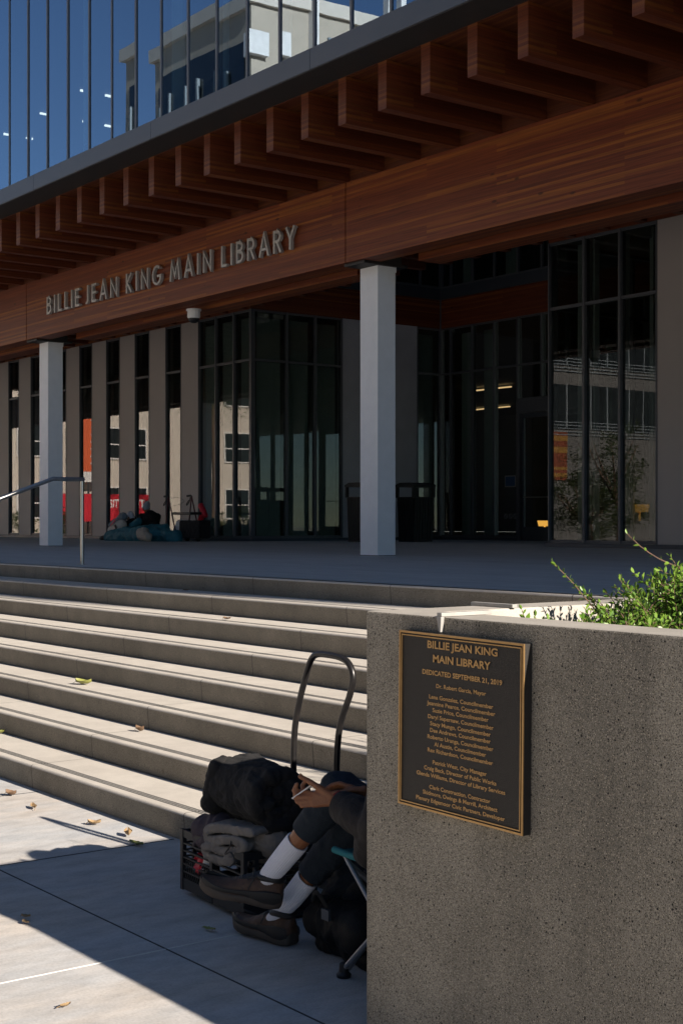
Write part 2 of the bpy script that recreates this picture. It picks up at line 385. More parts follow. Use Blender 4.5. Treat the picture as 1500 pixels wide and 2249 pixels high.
M['dryleaf'] = mat('dry_tan_leaf', (.30, .205, .105), (.20, .125, .06), 30, .7)
M['greenleaf'] = mat('yellow_green_leaf', (.25, .245, .06), (.17, .18, .045), 30, .5)
M['brownleaf'] = mat('brown_curled_leaf', (.17, .10, .055), (.10, .06, .035), 30, .8)

# ------------------------------------------------------------------ setting: ground, plaza
g = MB().add([(-400,-400,0),(400,-400,0),(400,400,0),(-400,400,0)], [(0,1,2,3)])
tag(obj('pavement', g, M['pave'], origin=(0,0,0)), kind='structure')
js = MB(); js.box(-60, 30, 2.785, 2.791, -.02, .0025); js.box(-60, 30, -1.0, -.992, -.02, .0025)
for x in (-6.505, -8.155, -9.805, -11.455): js.box(x-.004, x+.004, -20, 3.79, -.02, .002)
tag(obj('pavement_joint', js, M['joint'], origin=(0,0,0)), kind='structure')
j2 = MB().box(-4.846, -4.840, -20, 3.79, -.02, .0022)
tag(obj('pavement_joint', j2, M['joint_pale'], origin=(0,0,0)), kind='structure')
pz = MB()
prof = [(6.70, .0), (6.70, ZP), (12.6, ZP), (17.3, ZP+.05), (60, ZP+.05), (60, 0)]
pz.prism(prof[::-1], 'x', -90, 40)
tag(obj('plaza', pz, M['plaza'], origin=(-20, 20, 0)), kind='structure')
ZB = ZP + .05                              # level at the building face

# ------------------------------------------------------------------ stairs
st = empty('staircase', (-20, 5, 0), 'wide flight of sandy concrete steps with grooved edges up to the plaza', 'stairs')
YS = [6.68, 6.27, 5.86, 5.447, 5.036, 4.625, 4.214, 3.80]
XW = -3.564
for k, y in enumerate(YS):
    zt = ZP - .15*k; zb = zt - .15; yb = YS[k-1] + (.004 if k else .03) if k else 6.699
    r = .016; pr = [(yb, zb + .001)]
    pr.append((y + .012, zb + .001)); pr.append((y, zt - r))
    for q in range(1, 5):
        a = R(180 - 90*q/4); pr.append((y + r + r*math.cos(a), zt - r + r*math.sin(a)))
    for gq in (.056, .076, .096):
        pr += [(y+gq, zt), (y+gq, zt-.006), (y+gq+.0155, zt-.006), (y+gq+.0155, zt)]
    pr.append((yb, zt))
    m = MB(); n = len(pr)
    m.prism(pr[::-1], 'x', -60, XW - .002)
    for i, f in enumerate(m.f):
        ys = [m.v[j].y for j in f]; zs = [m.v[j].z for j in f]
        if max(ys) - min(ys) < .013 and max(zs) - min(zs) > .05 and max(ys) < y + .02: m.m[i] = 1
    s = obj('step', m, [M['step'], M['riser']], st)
    gm = MB()
    for gq in (.056, .076, .096): gm.box(-60, XW-.002, y+gq+.0005, y+gq+.015, zt-.0058, zt-.0030)
    obj('grip_groove', gm, M['groove'], s)

# ------------------------------------------------------------------ planter with plaque
YW, ZW = 2.778, ZP + .183
pl = empty('planter', (0, 5, 0), 'grey exposed aggregate concrete planter wall at the foot of the steps', 'planter')
pm = MB()
pm.prism([(XW, YW), (8, YW), (8, YW+.178), (XW+.178, YW+.178), (XW+.178, 8.8), (8, 8.8), (8, 9), (XW, 9)], 'z', 0, ZW)
pm.m = [1 if (abs(pm.v[f[0]].z-ZW) + abs(pm.v[f[1]].z-ZW) + abs(pm.v[f[2]].z-ZW) < .001 or all(abs(pm.v[j].x-XW-.178) < .001 for j in f)) else 0 for f in pm.f]
obj('wall', pm, [M['agg'], M['rim']], pl, bevel=.006)
sm = MB(); nx, ny = 40, 24
for i in range(nx+1):
    for j in range(ny+1):
        x = XW+.16 + (8-XW-.16)*i/nx; y = YW+.16 + (6.0)*j/ny
        sm.v.append(Vector((x, y, ZW - .14 + .02*noise.noise(Vector((x*3, y*3, 0))))))
sm.f = [[i*(ny+1)+j, (i+1)*(ny+1)+j, (i+1)*(ny+1)+j+1, i*(ny+1)+j+1] for i in range(nx) for j in range(ny)]; sm.m = [0]*len(sm.f)
obj('soil', sm, M['soil'], pl, smooth=True)

def skate_stop(along_x, x, y, label):
    b = MB(); w = .011
    if along_x:      # over the side rim
        b.box(x-.012, x+.19, y-w, y+w, ZW+.001, ZW+.013); b.box(x-.012, x-.001, y-w, y+w, ZW-.04, ZW+.0005)
    else:
        b.box(x-w, x+w, y-.012, y+.19, ZW+.001, ZW+.013); b.prism([(x-w, ZW+.0005), (x+w, ZW+.0005), (x+w*.7, ZW-.045), (x-w*.2, ZW-.045)], 'y', y-.014, y-.001)
    return tag(obj('skate_stop', b, M['bracket'], bevel=.0015), label, 'bracket', 'metal skate stops on the planter rim')
skate_stop(True, XW, 3.245, 'metal skate stop bar across the left rim of the planter')
skate_stop(False, -3.197, YW, 'metal skate stop hooked over the front rim above the plaque')

pq = empty('dedication_plaque', (-3.09, YW, .805), 'dark bronze plaque with raised gold lettering fixed on the planter wall', 'plaque')
PC = Vector((-3.091, YW, 1.069)); aR = R(-.7)
ux = Vector((math.cos(aR), 0, math.sin(aR))); uz = Vector((-math.sin(aR), 0, math.cos(aR))); uy = Vector((0, -1, 0))
PW, PH = .270, .264
def PP(a, b, h): return PC + ux*a + uz*b + uy*h
m = MB(); m.obox(PP(0, 0, .0165), ux*PW, uz*PH, uy*.0135)
obj('back_plate', m, M['plaque'], pq)
m = MB()
for (w0, w1, h) in ((0, .0060, .0335), (.0105, .0138, .0335)):
    for sx in (-1, 1):
        m.obox(PP(sx*(PW - (w0+w1)/2), 0, (.0301+h)/2), ux*(w1-w0)/2, uz*(PH-w0), uy*(h-.0301)/2)
        m.obox(PP(0, sx*(PH - (w0+w1)/2), (.0301+h)/2), ux*(PW-w1-.0001), uz*(w1-w0)/2, uy*(h-.0301)/2)
obj('border', m, M['bronze'], pq)

def text_mesh(txt, bold=0.0):
    cu = bpy.data.curves.new('t', 'FONT'); cu.body = txt; cu.size = 1; cu.resolution_u = 3; cu.offset = bold
    o = bpy.data.objects.new('t', cu); COL.objects.link(o); dg = bpy.context.evaluated_depsgraph_get(); dg.update()
    me = bpy.data.meshes.new_from_object(o.evaluated_get(dg)); vs = [v.co.copy() for v in me.vertices]; fs = [list(p.vertices) for p in me.polygons]
    bpy.data.objects.remove(o); bpy.data.curves.remove(cu); bpy.data.meshes.remove(me)
    return vs, fs
def fit_text(mb, txt, x0, x1, cap, place, bold=.0, mi=0):
    vs, fs = text_mesh(txt, bold)
    a = min(v.x for v in vs); b = max(v.x for v in vs); sx = (x1-x0)/(b-a)
    mb.add([place(x0 + (v.x-a)*sx, (v.y-.36)*cap/.73) for v in vs], fs, mi)
LINES = [('BILLIE JEAN KING',-3.2295,-2.9274,1.3008,.0225),('MAIN LIBRARY',-3.2038,-2.9557,1.2603,.0225),('DEDICATED SEPTEMBER 21, 2019',-3.2515,-2.9080,1.2176,.0146),
('Dr. Robert Garcia, Mayor',-3.1884,-2.9732,1.1805,.0123),('Lena Gonzalez, Councilmember',-3.2198,-2.9434,1.1463,.0123),('Jeannine Pearce, Councilmember',-3.2295,-2.9347,1.1270,.0123),
('Suzie Price, Councilmember',-3.2038,-2.9622,1.1075,.0123),('Daryl Supernaw, Councilmember',-3.2241,-2.9413,1.0874,.0123),('Stacy Mungo, Councilmember',-3.2144,-2.9526,1.0672,.0123),
('Dee Andrews, Councilmember',-3.2144,-2.9526,1.0476,.0123),('Roberto Uranga, Councilmember',-3.2256,-2.9413,1.0274,.0123),('Al Austin, Councilmember',-3.1951,-2.9710,1.0074,.0123),
('Rex Richardson, Councilmember',-3.2246,-2.9421,.9878,.0123),('Patrick West, City Manager',-3.2014,-2.9675,.9534,.0123),('Craig Beck, Director of Public Works',-3.2402,-2.9282,.9329,.0123),
('Glenda Williams, Director of Library Services',-3.2746,-2.8921,.9128,.0123),('Clark Construction, Contractor',-3.2159,-2.9522,.8785,.0123),
('Skidmore, Owings & Merrill, Architect',-3.2451,-2.9230,.8595,.0123),('Plenary Edgemoor Civic Partners, Developer',-3.2761,-2.8921,.8387,.0123)]
for i, (t, xa, xb, zc, cap) in enumerate(LINES):
    tm = MB(); fit_text(tm, t, xa - PC.x, xb - PC.x, cap, lambda a, b, zc=zc: PP(a, b + (zc-PC.z), .0325), .024 if i < 3 else .016)
    obj('text_line', tm, M['bronze'], pq)

# ------------------------------------------------------------------ library building
LB = empty('library_building', (-21, 17.5, ZP), 'glass and timber library with white columns, exposed joists and grey fascia above the plaza', 'library')
def Z(z): return ZP + z
YF = 9.79
xs = [-51.6 + 3.8*i for i in range(23)]
off = -21.24 - (-51.6 + 3.8*8)
xs = [x + off for x in xs]
for i in range(len(xs)-1):
    m = MB().box(xs[i]+.003, xs[i+1]-.003, YF, YF+.06, Z(5.811), Z(6.055)); obj('fascia_panel', m, M['fascia'], LB, bevel=.003)
X0, X1 = -54, 26.0
m = MB().box(X0, X1, YF+.062, 10.29, Z(5.816), Z(5.86)); m.box(X0, X1, YF+.01, YF+.061, Z(5.80), Z(5.8105)); obj('soffit', m, M['soffit'], LB)
m = MB().box(X0, X1, 10.292, 17.49, Z(5.812), Z(5.86)); obj('ceiling_deck', m, M['deck'], LB)
JX = [-8.96 + .7725*7 - .7725*k for k in range(58)]
for k, x in enumerate(JX):
    m = MB().box(x-.155, x, 10.29, 17.45, Z(5.252), Z(5.811)); obj('joist', m, M['joist'], LB, bevel=.004)
    m = MB().box(x+.002, x+.6155, 12.11, 12.17, Z(5.252), Z(5.811)); obj('blocking', m, M['deck'], LB)
CX = [-15.62 + 10.56*k for k in range(-3, 4)]
jn = [-15.96 + 10.56*k for k in range(-4, 5)]
for i in range(len(jn)-1):
    m = MB().box(jn[i]+.010, jn[i+1]-.010, 12.07, 12.42, Z(4.12), Z(5.25)); obj('beam', m, M['beam'], LB, bevel=.006)
for x in CX:
    m = MB().box(x+.38, x+9.55, 12.80, 13.2, Z(4.12), Z(5.25)); obj('rear_beam', m, M['beam'], LB, bevel=.006)
    m = MB().box(x-.40, x, 12.38, 12.70, Z(.0), Z(4.075)); c = obj('column', m, M['white'], LB, bevel=.005)
    obj('foot_joint', MB().box(x-.404, x+.004, 12.376, 12.704, Z(-.004), Z(.008)), M['joint'], c)
    m = MB().box(x-.43, x+.03, 12.12, 12.9, Z(4.078), Z(4.118)); m.box(x-.41, x+.02, 12.425, 12.795, Z(4.1185), Z(5.24)); obj('bracket', m, M['soffit'], c)
    m = MB().box(x-.405, x+.006, 12.705, 12.712, Z(4.0), Z(4.076)); obj('cap_plate', m, M['white'], c)

# upper glazing (front face)
YG = YF + .055; WB, WT = Z(6.058), Z(10.4)
ux0 = -22.30; n0 = -22
mx = [ux0 + .7225*i for i in range(-22, 30)]
for i in range(len(mx)-1):
    a, b = mx[i], mx[i+1]
    m = MB().box(a-.017, a+.017, YG-.006, YG+.06, WB, WT); m.box(a+.0175, b-.0175, YG-.004, YG+.06, WB, WB+.03); m.box(a+.0175, b-.0175, YG-.004, YG+.06, WT-.05, WT)
    w = obj('window', m, M['mull'], LB)
    obj('gasket', MB().box(a-.030, a-.0175, YG+.001, YG+.009, WB+.031, WT-.051), M['slat'], w)
    m = MB().box(a+.0174, b-.0174, YG+.010, YG+.016, WB+.0305, WT-.0505); tl = random.uniform(-.0042, .0042); m.v = [p + Vector((0, tl*((p.x-a)/(b-a)*2-1), 0)) for p in m.v]; obj('pane', m, M['uglass'], w)
# bulk of the storeys above (roof level sets the shadow on the plaza), with the open court left clear
m = MB().box(X0, mx[0]-.03, YF+.01, 17.49, Z(6.06), Z(10.4)); m.box(mx[-1]+.03, X1, YF+.01, 17.49, Z(6.06), Z(10.4)); obj('upper_wall', m, M['fascia'], LB)
m = MB().box(X0, X1, YF+.005, 17.49, Z(10.41), Z(18.0)); m.box(X0, -26.81, 17.495, 44, Z(10.41), Z(18)); m.box(-17.3, X1, 17.495, 44, Z(10.41), Z(18)); m.box(-26.8, -17.31, 23.09, 44, Z(10.41), Z(18))
m.box(X1+.01, X1+14, YF+.005, 44, Z(0), Z(14.2)); obj('upper_storey', m, M['fascia'], LB)
# upper interior
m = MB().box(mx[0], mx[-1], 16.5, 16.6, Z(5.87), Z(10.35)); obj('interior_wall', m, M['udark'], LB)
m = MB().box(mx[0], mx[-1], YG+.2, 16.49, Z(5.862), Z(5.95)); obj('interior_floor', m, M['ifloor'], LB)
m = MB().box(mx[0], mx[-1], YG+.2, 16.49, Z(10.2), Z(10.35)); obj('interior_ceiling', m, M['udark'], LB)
for x, ys in ((-29.0, (14.50, 15.12)), (-31.2, (14.55, 15.66, 16.25)), (-33.4, (14.6, 15.2))):
    for y in ys:
        m = MB().box(x-.025, x+.025, y, y+.17, Z(10.14), Z(10.18)); obj('ceiling_light', m, M['ledw'], LB)
for x, wd in ((-20.3, .22), (-17.55, .30), (-16.2, .10), (-14.75, .12)):
    m = MB().box(x, x+wd, YG+.35, YG+.39, Z(5.96), Z(10.19)); obj('blind', m, M['curtain'], LB)

# ground floor walls ---------------------------------------------------------
YS1 = 17.5; GT, TR, GB = Z(5.245), Z(4.12), Z(.125)
def glazed(name, axis, fixed, edges, top=GT, bot=GB, face=1, tr=TR, post0=True, post1=True):
    """a run of panes: axis 'x' runs along X at Y=fixed, 'y' runs along Y at X=fixed; one window per gap"""
    out = []
    def B(mb, a0, a1, d0, d1, z0, z1):
        d0, d1 = fixed + face*d0, fixed + face*d1
        if d0 > d1: d0, d1 = d1, d0
        return mb.box(a0, a1, d0, d1, z0, z1) if axis == 'x' else mb.box(d0, d1, a0, a1, z0, z1)
    for i in range(len(edges)-1):
        a, b = edges[i], edges[i+1]; m = MB(); h = .025
        if i > 0 or post0: B(m, a - (h if i > 0 else 0), a+h, -.03, .10, bot, top)
        if i == len(edges)-2 and post1: B(m, b-h, b, -.03, .10, bot, top)
        l, r = a+h+.0003, b-h-.0003
        B(m, l, r, -.012, .09, bot, bot+.045); B(m, l, r, -.012, .09, top-.045, top)
        if tr: B(m, l, r, -.012, .09, tr-.025, tr+.025)
        w = obj(name, m, M['mull'], LB)
        zs = [bot+.0455, (tr-.0255) if tr else top-.0455] + ([tr+.0255, top-.0455] if tr else [])
        for q in range(0, len(zs), 2):
            p = MB(); B(p, l, r, .030, .038, zs[q], zs[q+1]); tl = random.uniform(-.0015, .0015); k_ = 0 if axis == 'x' else 1; p.v = [v_ + (Vector((0, tl, 0)) if axis == 'x' else Vector((tl, 0, 0)))*((v_[k_]-a)/(b-a)*2-1) for v_ in p.v]; obj('pane', p, M['glass'], w)
        out.append(w)
    return out
wins = [(-28.86 - 1.543*k - 1.535 + .0, -28.86 - 1.543*k - .79) for k in range(0, 12)]
prev = -28.86
for (a, b) in wins:
    m = MB().box(b+.001, prev-.001, YS1-.02, YS1+.2, GB-.005, GT); obj('wall_panel', m, M['panel'], LB, bevel=.004)
    glazed('window', 'x', YS1, [a, b], face=1); prev = a
m = MB().box(-54, prev-.001, YS1-.02, YS1+.2, GB-.005, GT); obj('wall_panel', m, M['panel'], LB)
glazed('window', 'x', YS1, [-28.86, -28.10, -27.33, -26.64])
m = MB().box(-26.64, -26.575, YS1-.035, YS1+.04, GB, GT); obj('corner_post', m, M['mull'], LB)
glazed('window', 'y', -26.60, [17.545, 18.45, 19.25, 20.02], face=-1)
m = MB().box(-26.8, -26.585, 20.022, 22.29, GB-.005, GT); obj('wall_panel', m, M['gpanel'], LB)
glazed('window', 'y', -26.60, [22.292, 23.04], face=-1)
YB = 23.08
glazed('window', 'x', YB, [-26.62, -26.24, -25.46, -24.69, -23.90])
glazed('window', 'x', YB, [-21.62, -20.85, -20.08, -19.31, -18.54, -17.34])
glazed('window', 'x', YB, [-23.898, -23.12, -22.35, -21.622], bot=Z(3.30))
# entrance doors
m = MB()
m.box(-23.90, -23.80, YB-.04, YB+.1, Z(.052), Z(3.295)); m.box(-21.72, -21.62, YB-.04, YB+.1, Z(.052), Z(3.295)); m.box(-23.7995, -21.7205, YB-.04, YB+.1, Z(3.0), Z(3.295))
df = obj('door_frame', m, M['mull'], LB)
for a, b in ((-23.795, -22.765), (-22.755, -21.725)):
    m = MB(); m.box(a, a+.09, YB, YB+.05, Z(.06), Z(2.99)); m.box(b-.09, b, YB, YB+.05, Z(.06), Z(2.99)); m.box(a+.0905, b-.0905, YB, YB+.05, Z(.06), Z(.37)); m.box(a+.0905, b-.0905, YB, YB+.05, Z(2.88), Z(2.99))
    d = obj('door', m, M['fascia'], LB)
    obj('pane', MB().box(a+.0902, b-.0902, YB+.02, YB+.028, Z(.3705), Z(2.8795)), M['glass'], d)
    obj('handle', MB().tube([(a+.1, YB-.03, Z(1.05)), (b-.1, YB-.03, Z(1.05))], .012), M['steel'], d)
# notices on the pane beside the door
m = MB().box(-24.36, -24.0, YB+.022, YB+.0285, Z(1.30), Z(1.57)); m2 = MB().box(-24.335, -24.025, YB+.017, YB+.0215, Z(1.325), Z(1.545))
nb = tag(obj('notice', m, M['bracket']), 'small blue framed notice on the dark glass left of the entrance door', 'notice')
obj('notice_face', m2, mat('blue_notice_print', (.03, .09, .20), rough=.4), nb)
m = MB()
for i in range(3):
    x = -24.33 + .155*i
    m.tube([(x + .055*math.cos(a*.5236), YB+.026, Z(.62) + .055*math.sin(a*.5236)) for a in range(12)], .005, 4, closed=True)
m.tube([(-24.345, YB+.026, Z(.66)), (-24.34, YB+.026, Z(.62)), (-24.31, YB+.026, Z(.62)), (-24.30, YB+.026, Z(.585))], .005, 4)
m.tube([(-24.21, YB+.026, Z(.66)), (-24.14, YB+.026, Z(.58))], .005, 4); m.tube([(-24.055, YB+.026, Z(.66)), (-23.985, YB+.026, Z(.58))], .005, 4)
tag(obj('door_decal', m, M['gpanel']), 'row of three pale round pictogram stickers low on the entrance glass', 'sticker')
# right block
glazed('window', 'x', YS1, [-17.36, -16.54, -15.75, -14.965])
glazed('window', 'y', -17.33, [17.56, 18.5, 19.5, 20.5, 21.5, 22.5, 23.05], face=1)
m = MB().box(-14.962, -9.2, YS1-.02, YS1+.2, GB-.005, GT); obj('wall_panel', m, M['panel'], LB, bevel=.004)
xr = -9.2
while xr < 24:
    glazed('window', 'x', YS1, [xr, xr+.76]); m = MB().box(xr+.762, xr+1.54, YS1-.02, YS1+.2, GB-.005, GT); obj('wall_panel', m, M['panel'], LB); xr += 1.542
# plinth strips and heads
m = MB(); m.box(-54, -26.56, YS1-.05, YS1+.12, Z(.0), Z(.118)); m.box(-26.72, -26.56, YS1+.1205, 23.0, Z(.0), Z(.118)); m.box(-26.7, -23.905, YB-.045, YB+.12, Z(.0), Z(.118)); m.box(-21.615, -17.4, YB-.045, YB+.12, Z(.0), Z(.118)); m.box(-17.40, 26, YS1-.05, YS1+.12, Z(.0), Z(.118)); obj('plinth', m, M['fascia'], LB)
m = MB(); m.box(-54, -26.60, YS1-.04, YS1+.1, Z(5.247), Z(5.80)); m.box(-17.33, 26, YS1-.04, YS1+.1, Z(5.247), Z(5.80)); m.box(-26.75, -26.60, YS1+.101, 23.05, Z(5.247), Z(5.955)); m.box(-26.598, -17.34, YB-.02, YB+.1, Z(5.247), Z(5.955)); m.box(-17.33, -17.2, YS1+.101, 23.05, Z(5.247), Z(5.955))
obj('timber_band', m, M['beam'], LB)
m = MB(); m.box(-26.76, -26.585, YS1+.0, 23.03, Z(5.958), Z(6.23)); m.box(-26.58, -17.35, YB-.04, YB+.1, Z(5.958), Z(6.23)); m.box(-17.345, -17.2, YS1+.0, 23.03, Z(5.958), Z(6.23)); m.box(-26.58, -17.35, 17.492, 17.6, Z(5.82), Z(6.23)); obj('court_fascia', m, M['fascia'], LB)
glazed('court_window', 'x', YB, [-26.58, -26.24, -25.46, -24.69, -23.90, -23.12, -22.35, -21.58, -20.8, -20.0, -19.2, -18.4, -17.36], top=Z(10.4), bot=Z(6.235), tr=None)
glazed('court_window', 'y', -26.60, [17.62, 18.4, 19.2, 20.0, 20.8, 21.6, 22.4, 23.04], top=Z(10.4), bot=Z(6.235), tr=None, face=-1)
m = MB().box(-26.72, -26.575, 23.03, 23.16, Z(.12), Z(10.4)); obj('corner_post', m, M['mull'], LB)
for (a, b) in ((-26.0, -25.6), (-24.5, -24.1), (-23.0, -22.5), (-21.4, -20.9)):  # pale blinds added behind the court glass to make it look lighter
    obj('blind', pleats(a, b, YB+.2, YB+.2, Z(6.3), Z(10.2), 10, .018), M['curtain'], LB)
for (a, b) in ((17.8, 18.2), (19.3, 19.7), (20.9, 21.3)):  # same added pale strips along the court's side glass, to lighten it
    obj('blind', pleats(-26.82, -26.82, a, b, Z(6.3), Z(10.2), 10, .018), M['curtain'], LB)
# interiors: floors, back walls, ceilings, blinds and lights
m = MB(); m.box(-54, -26.75, 17.63, 44, Z(.02), Z(.06)); m.box(-26.7, -17.35, 23.21, 44, Z(.02), Z(.06)); m.box(-17.2, 26, 17.63, 44, Z(.02), Z(.06)); obj('interior_floor', m, M['ifloor'], LB)
m = MB(); m.box(-54, -27.6, 21.5, 21.6, Z(.07), Z(5.2)); m.box(-54, -17.0, 43.9, 44, Z(.07), Z(5.247)); m.box(-16.9, 26, 24, 24.1, Z(.07), Z(5.2)); m.box(-34, -17.4, 26.5, 26.6, Z(6.0), Z(10.405)); m.box(-34, -33.9, 17.5, 26.49, Z(6.0), Z(10.405)); m.box(-54, -53.9, 17.71, 43.89, Z(.07), Z(5.2)); obj('interior_wall', m, M['dark'], LB)
m = MB(); m.box(-54, -26.76, 17.62, 44, Z(5.248), Z(5.30)); m.box(-26.75, -17.21, 23.2, 44, Z(5.248), Z(5.30)); m.box(-17.19, 26, 17.62, 44, Z(5.248), Z(5.30)); obj('interior_ceiling', m, M['dark'], LB)
for (a, b) in ((17.75, 18.40), (18.62, 19.18), (19.42, 19.96), (22.40, 22.98)):
    obj('blind', pleats(-26.82, -26.82, a, b, Z(.15), Z(5.1), 16, .018), M['curtain'], LB)
for (a, b) in ((-28.82, -28.30), (-28.06, -27.6), (-27.28, -26.86)):
    obj('blind', pleats(a, b, YS1+.18, YS1+.18, Z(.15), Z(5.1), 14, .018), M['curtain'], LB)
for (x, w, d) in ((-17.12, .22, .45), (-16.62, .03, .3), (-16.0, .25, 1.0), (-15.95, .025, .3), (-15.35, .03, .3), (-15.2, .2, .9)):
    obj('interior_post', MB().box(x, x+w, YS1+d, YS1+d+.12, Z(.07), Z(5.24)), M['paleint'], LB)
for (a, b) in ((-26.1, -25.7), (-25.3, -24.95)):
    obj('blind', pleats(a, b, YB+.25, YB+.25, Z(.15), Z(5.1), 12, .018), M['curtain'], LB)
for (x, w) in ((-24.3, .5), (-23.35, .35), (-25.6, .3)):
    obj('interior_post', MB().box(x, x+w, 27.5, 27.8, Z(.07), Z(5.24)), M['paleint'], LB)
for (y, x0, x1, z) in ((34, -37.8, -35.55, 5.16), (40, -44.5, -41.9, 5.19)):
    obj('ceiling_light', MB().box(x0, x1, y-.04, y+.04, Z(z-.04), Z(z)), M['led'], LB)
obj('ceiling_light', MB().box(-27.6, -27.5, 32, 32.05, Z(5.10), Z(5.16)), M['led'], LB)
obj('ceiling_light', MB().box(-22.9, -22.8, 24.4, 24.45, Z(9.6), Z(9.64)), M['ledw'], LB)
def amber_lamp(x, y, z, label):
    t = empty('reading_lamp', (x, y, z), label, 'lamp', 'amber lamps behind the ground floor glass')
    obj('lamp_shade', MB().prism([(-.16, .30), (.16, .30), (.11, .16), (-.11, .16)], 'y', -.1, .1), M['amber'], t, local=True)
    obj('stem', MB().tube([(0, 0, .0), (0, 0, .159)], .022, 8), M['amber'], t, local=True)
    m = MB().box(-.35, .35, -.2, .2, -.04, -.001)
    obj('table_top', m, M['black'], t, local=True)
    m = MB()
    for sx in (-.3, .3):
        for sy in (-.15, .15): m.box(sx-.02, sx+.02, sy-.02, sy+.02, -z+ZP+.06, -.041)
    obj('legs', m, M['black'], t, local=True)
amber_lamp(-25.35, 25.4, Z(.22), 'small lit amber lamp glowing low behind the glass beside the entrance door')
amber_lamp(-17.05, 20.0, Z(.50), 'small lit amber lamp behind the middle pane of the right storefront')

# sign letters ---------------------------------------------------------------
def arc(cx, cy, rx, ry, a0, a1, n=10): return [(cx + rx*math.cos(R(a0 + (a1-a0)*i/n)), cy + ry*math.sin(R(a0 + (a1-a0)*i/n))) for i in range(n+1)]
q = .07
GL = {'I': (.14, [[(.07, 0), (.07, 1)]]),
 'L': (.44, [[(.07, 1), (.07, q), (.44, q)]]),
 'E': (.48, [[(.48, 1-q), (.07, 1-q), (.07, q), (.48, q)], [(.07, .52), (.45, .52)]]),
 'B': (.54, [[(.07, 0), (.07, 1)], [(.07, 1-q), (.26, 1-q)] + arc(.26, .745, .19, .185, 90, -90) + [(.07, .56)], [(.07, .52), (.28, .52)] + arc(.28, .295, .20, .225, 90, -90) + [(.07, q)]]),
 'J': (.36, [[(.29, 1), (.29, .2)] + arc(.16, .2, .13, .135, 0, -120)]),
 'A': (.74, [[(.06, 0), (.37, 1.0), (.68, 0)], [(.18, .32), (.56, .32)]]),
 'N': (.68, [[(.07, 0), (.07, .93), (.61, .07), (.61, 1)]]),
 'K': (.58, [[(.07, 0), (.07, 1)], [(.52, 1), (.11, .52), (.54, 0)]]),
 'G': (.80, [arc(.42, .5, .35, .435, 48, 335, 22) + [(.75, .45), (.44, .45)]]),
 'M': (.88, [[(.06, 0), (.19, .95), (.44, .2), (.69, .95), (.82, 0)]]),
 'R': (.56, [[(.07, 0), (.07, 1)], [(.07, 1-q), (.27, 1-q)] + arc(.27, .72, .20, .21, 90, -90) + [(.07, .51)], [(.26, .50), (.51, 0)]]),
 'Y': (.64, [[(.06, 1), (.32, .46), (.58, 1)], [(.32, .46), (.32, 0)]])}
def ribbon(mb, pts, w, place, d0, d1):
    P = [Vector((a, b)) for a, b in pts]; n = len(P); Lf, Rt = [], []
    for i in range(n):
        t0 = (P[i]-P[i-1]).normalized() if i else (P[1]-P[0]).normalized(); t1 = (P[i+1]-P[i]).normalized() if i < n-1 else t0
        n0 = Vector((-t0.y, t0.x)); n1 = Vector((-t1.y, t1.x)); b = (n0+n1)
        b = b.normalized() if b.length > .01 else n0
        k = min(w/2/max(b.dot(n0), .3), w*1.1); Lf.append(P[i]+b*k); Rt.append(P[i]-b*k)
    vs = [place(p.x, p.y, d) for d in (d0, d1) for p in Lf+Rt]; fs = []
    for i in range(n-1):
        a, b, c, d = i, i+1, n+i+1, n+i; o = 2*n
        fs += [(a, b, c, d), (o+d, o+c, o+b, o+a), (a, o+a, o+b, b), (d, c, o+c, o+d)]
    o = 2*n; fs += [(0, n, o+n, o), (n-1, o+n-1, o+2*n-1, 2*n-1)]
    mb.add(vs, fs)
SG = empty('library_sign', (-21.2, 12.06, Z(4.49)), 'row of raised grey metal capital letters on the timber beam', 'sign')
H = .342
for word, xa, xb in (('BILLIE', -25.43, -23.96), ('JEAN', -23.812, -22.491), ('KING', -22.24, -20.933), ('MAIN', -20.72, -19.328), ('LIBRARY', -19.11, -17.015)):
    xb -= .07; K = 1.13; ws = [GL[ch][0]*H*K for ch in word]; gap = (xb - xa - sum(ws))/(len(word)-1); x = xa
    sc = K
    if gap < .03: sc = K*(xb-xa)/(sum(ws) + .04*(len(word)-1)); gap = .04*sc/K
    for ch, w in zip(word, ws):
        m = MB()
        for si, stn in enumerate(GL[ch][1]):
            ribbon(m, stn, .118, lambda a, b, d, x=x: (x + a*H*sc, 12.069 - d, Z(4.49) + b*H), .025 + .0007*si, .078 + .0007*si)
        for (pa, pb) in ((GL[ch][1][0][0]), (GL[ch][1][0][-1])):
            m.tube([(x + pa*H*sc, 12.0695, Z(4.49) + min(max(pb, .06), .94)*H), (x + pa*H*sc, 12.043, Z(4.49) + min(max(pb, .06), .94)*H)], .006, 6)
        o = obj('letter', m, M['letter'], SG); o['label'] = 'letter ' + ch
        x += w*sc/K + gap

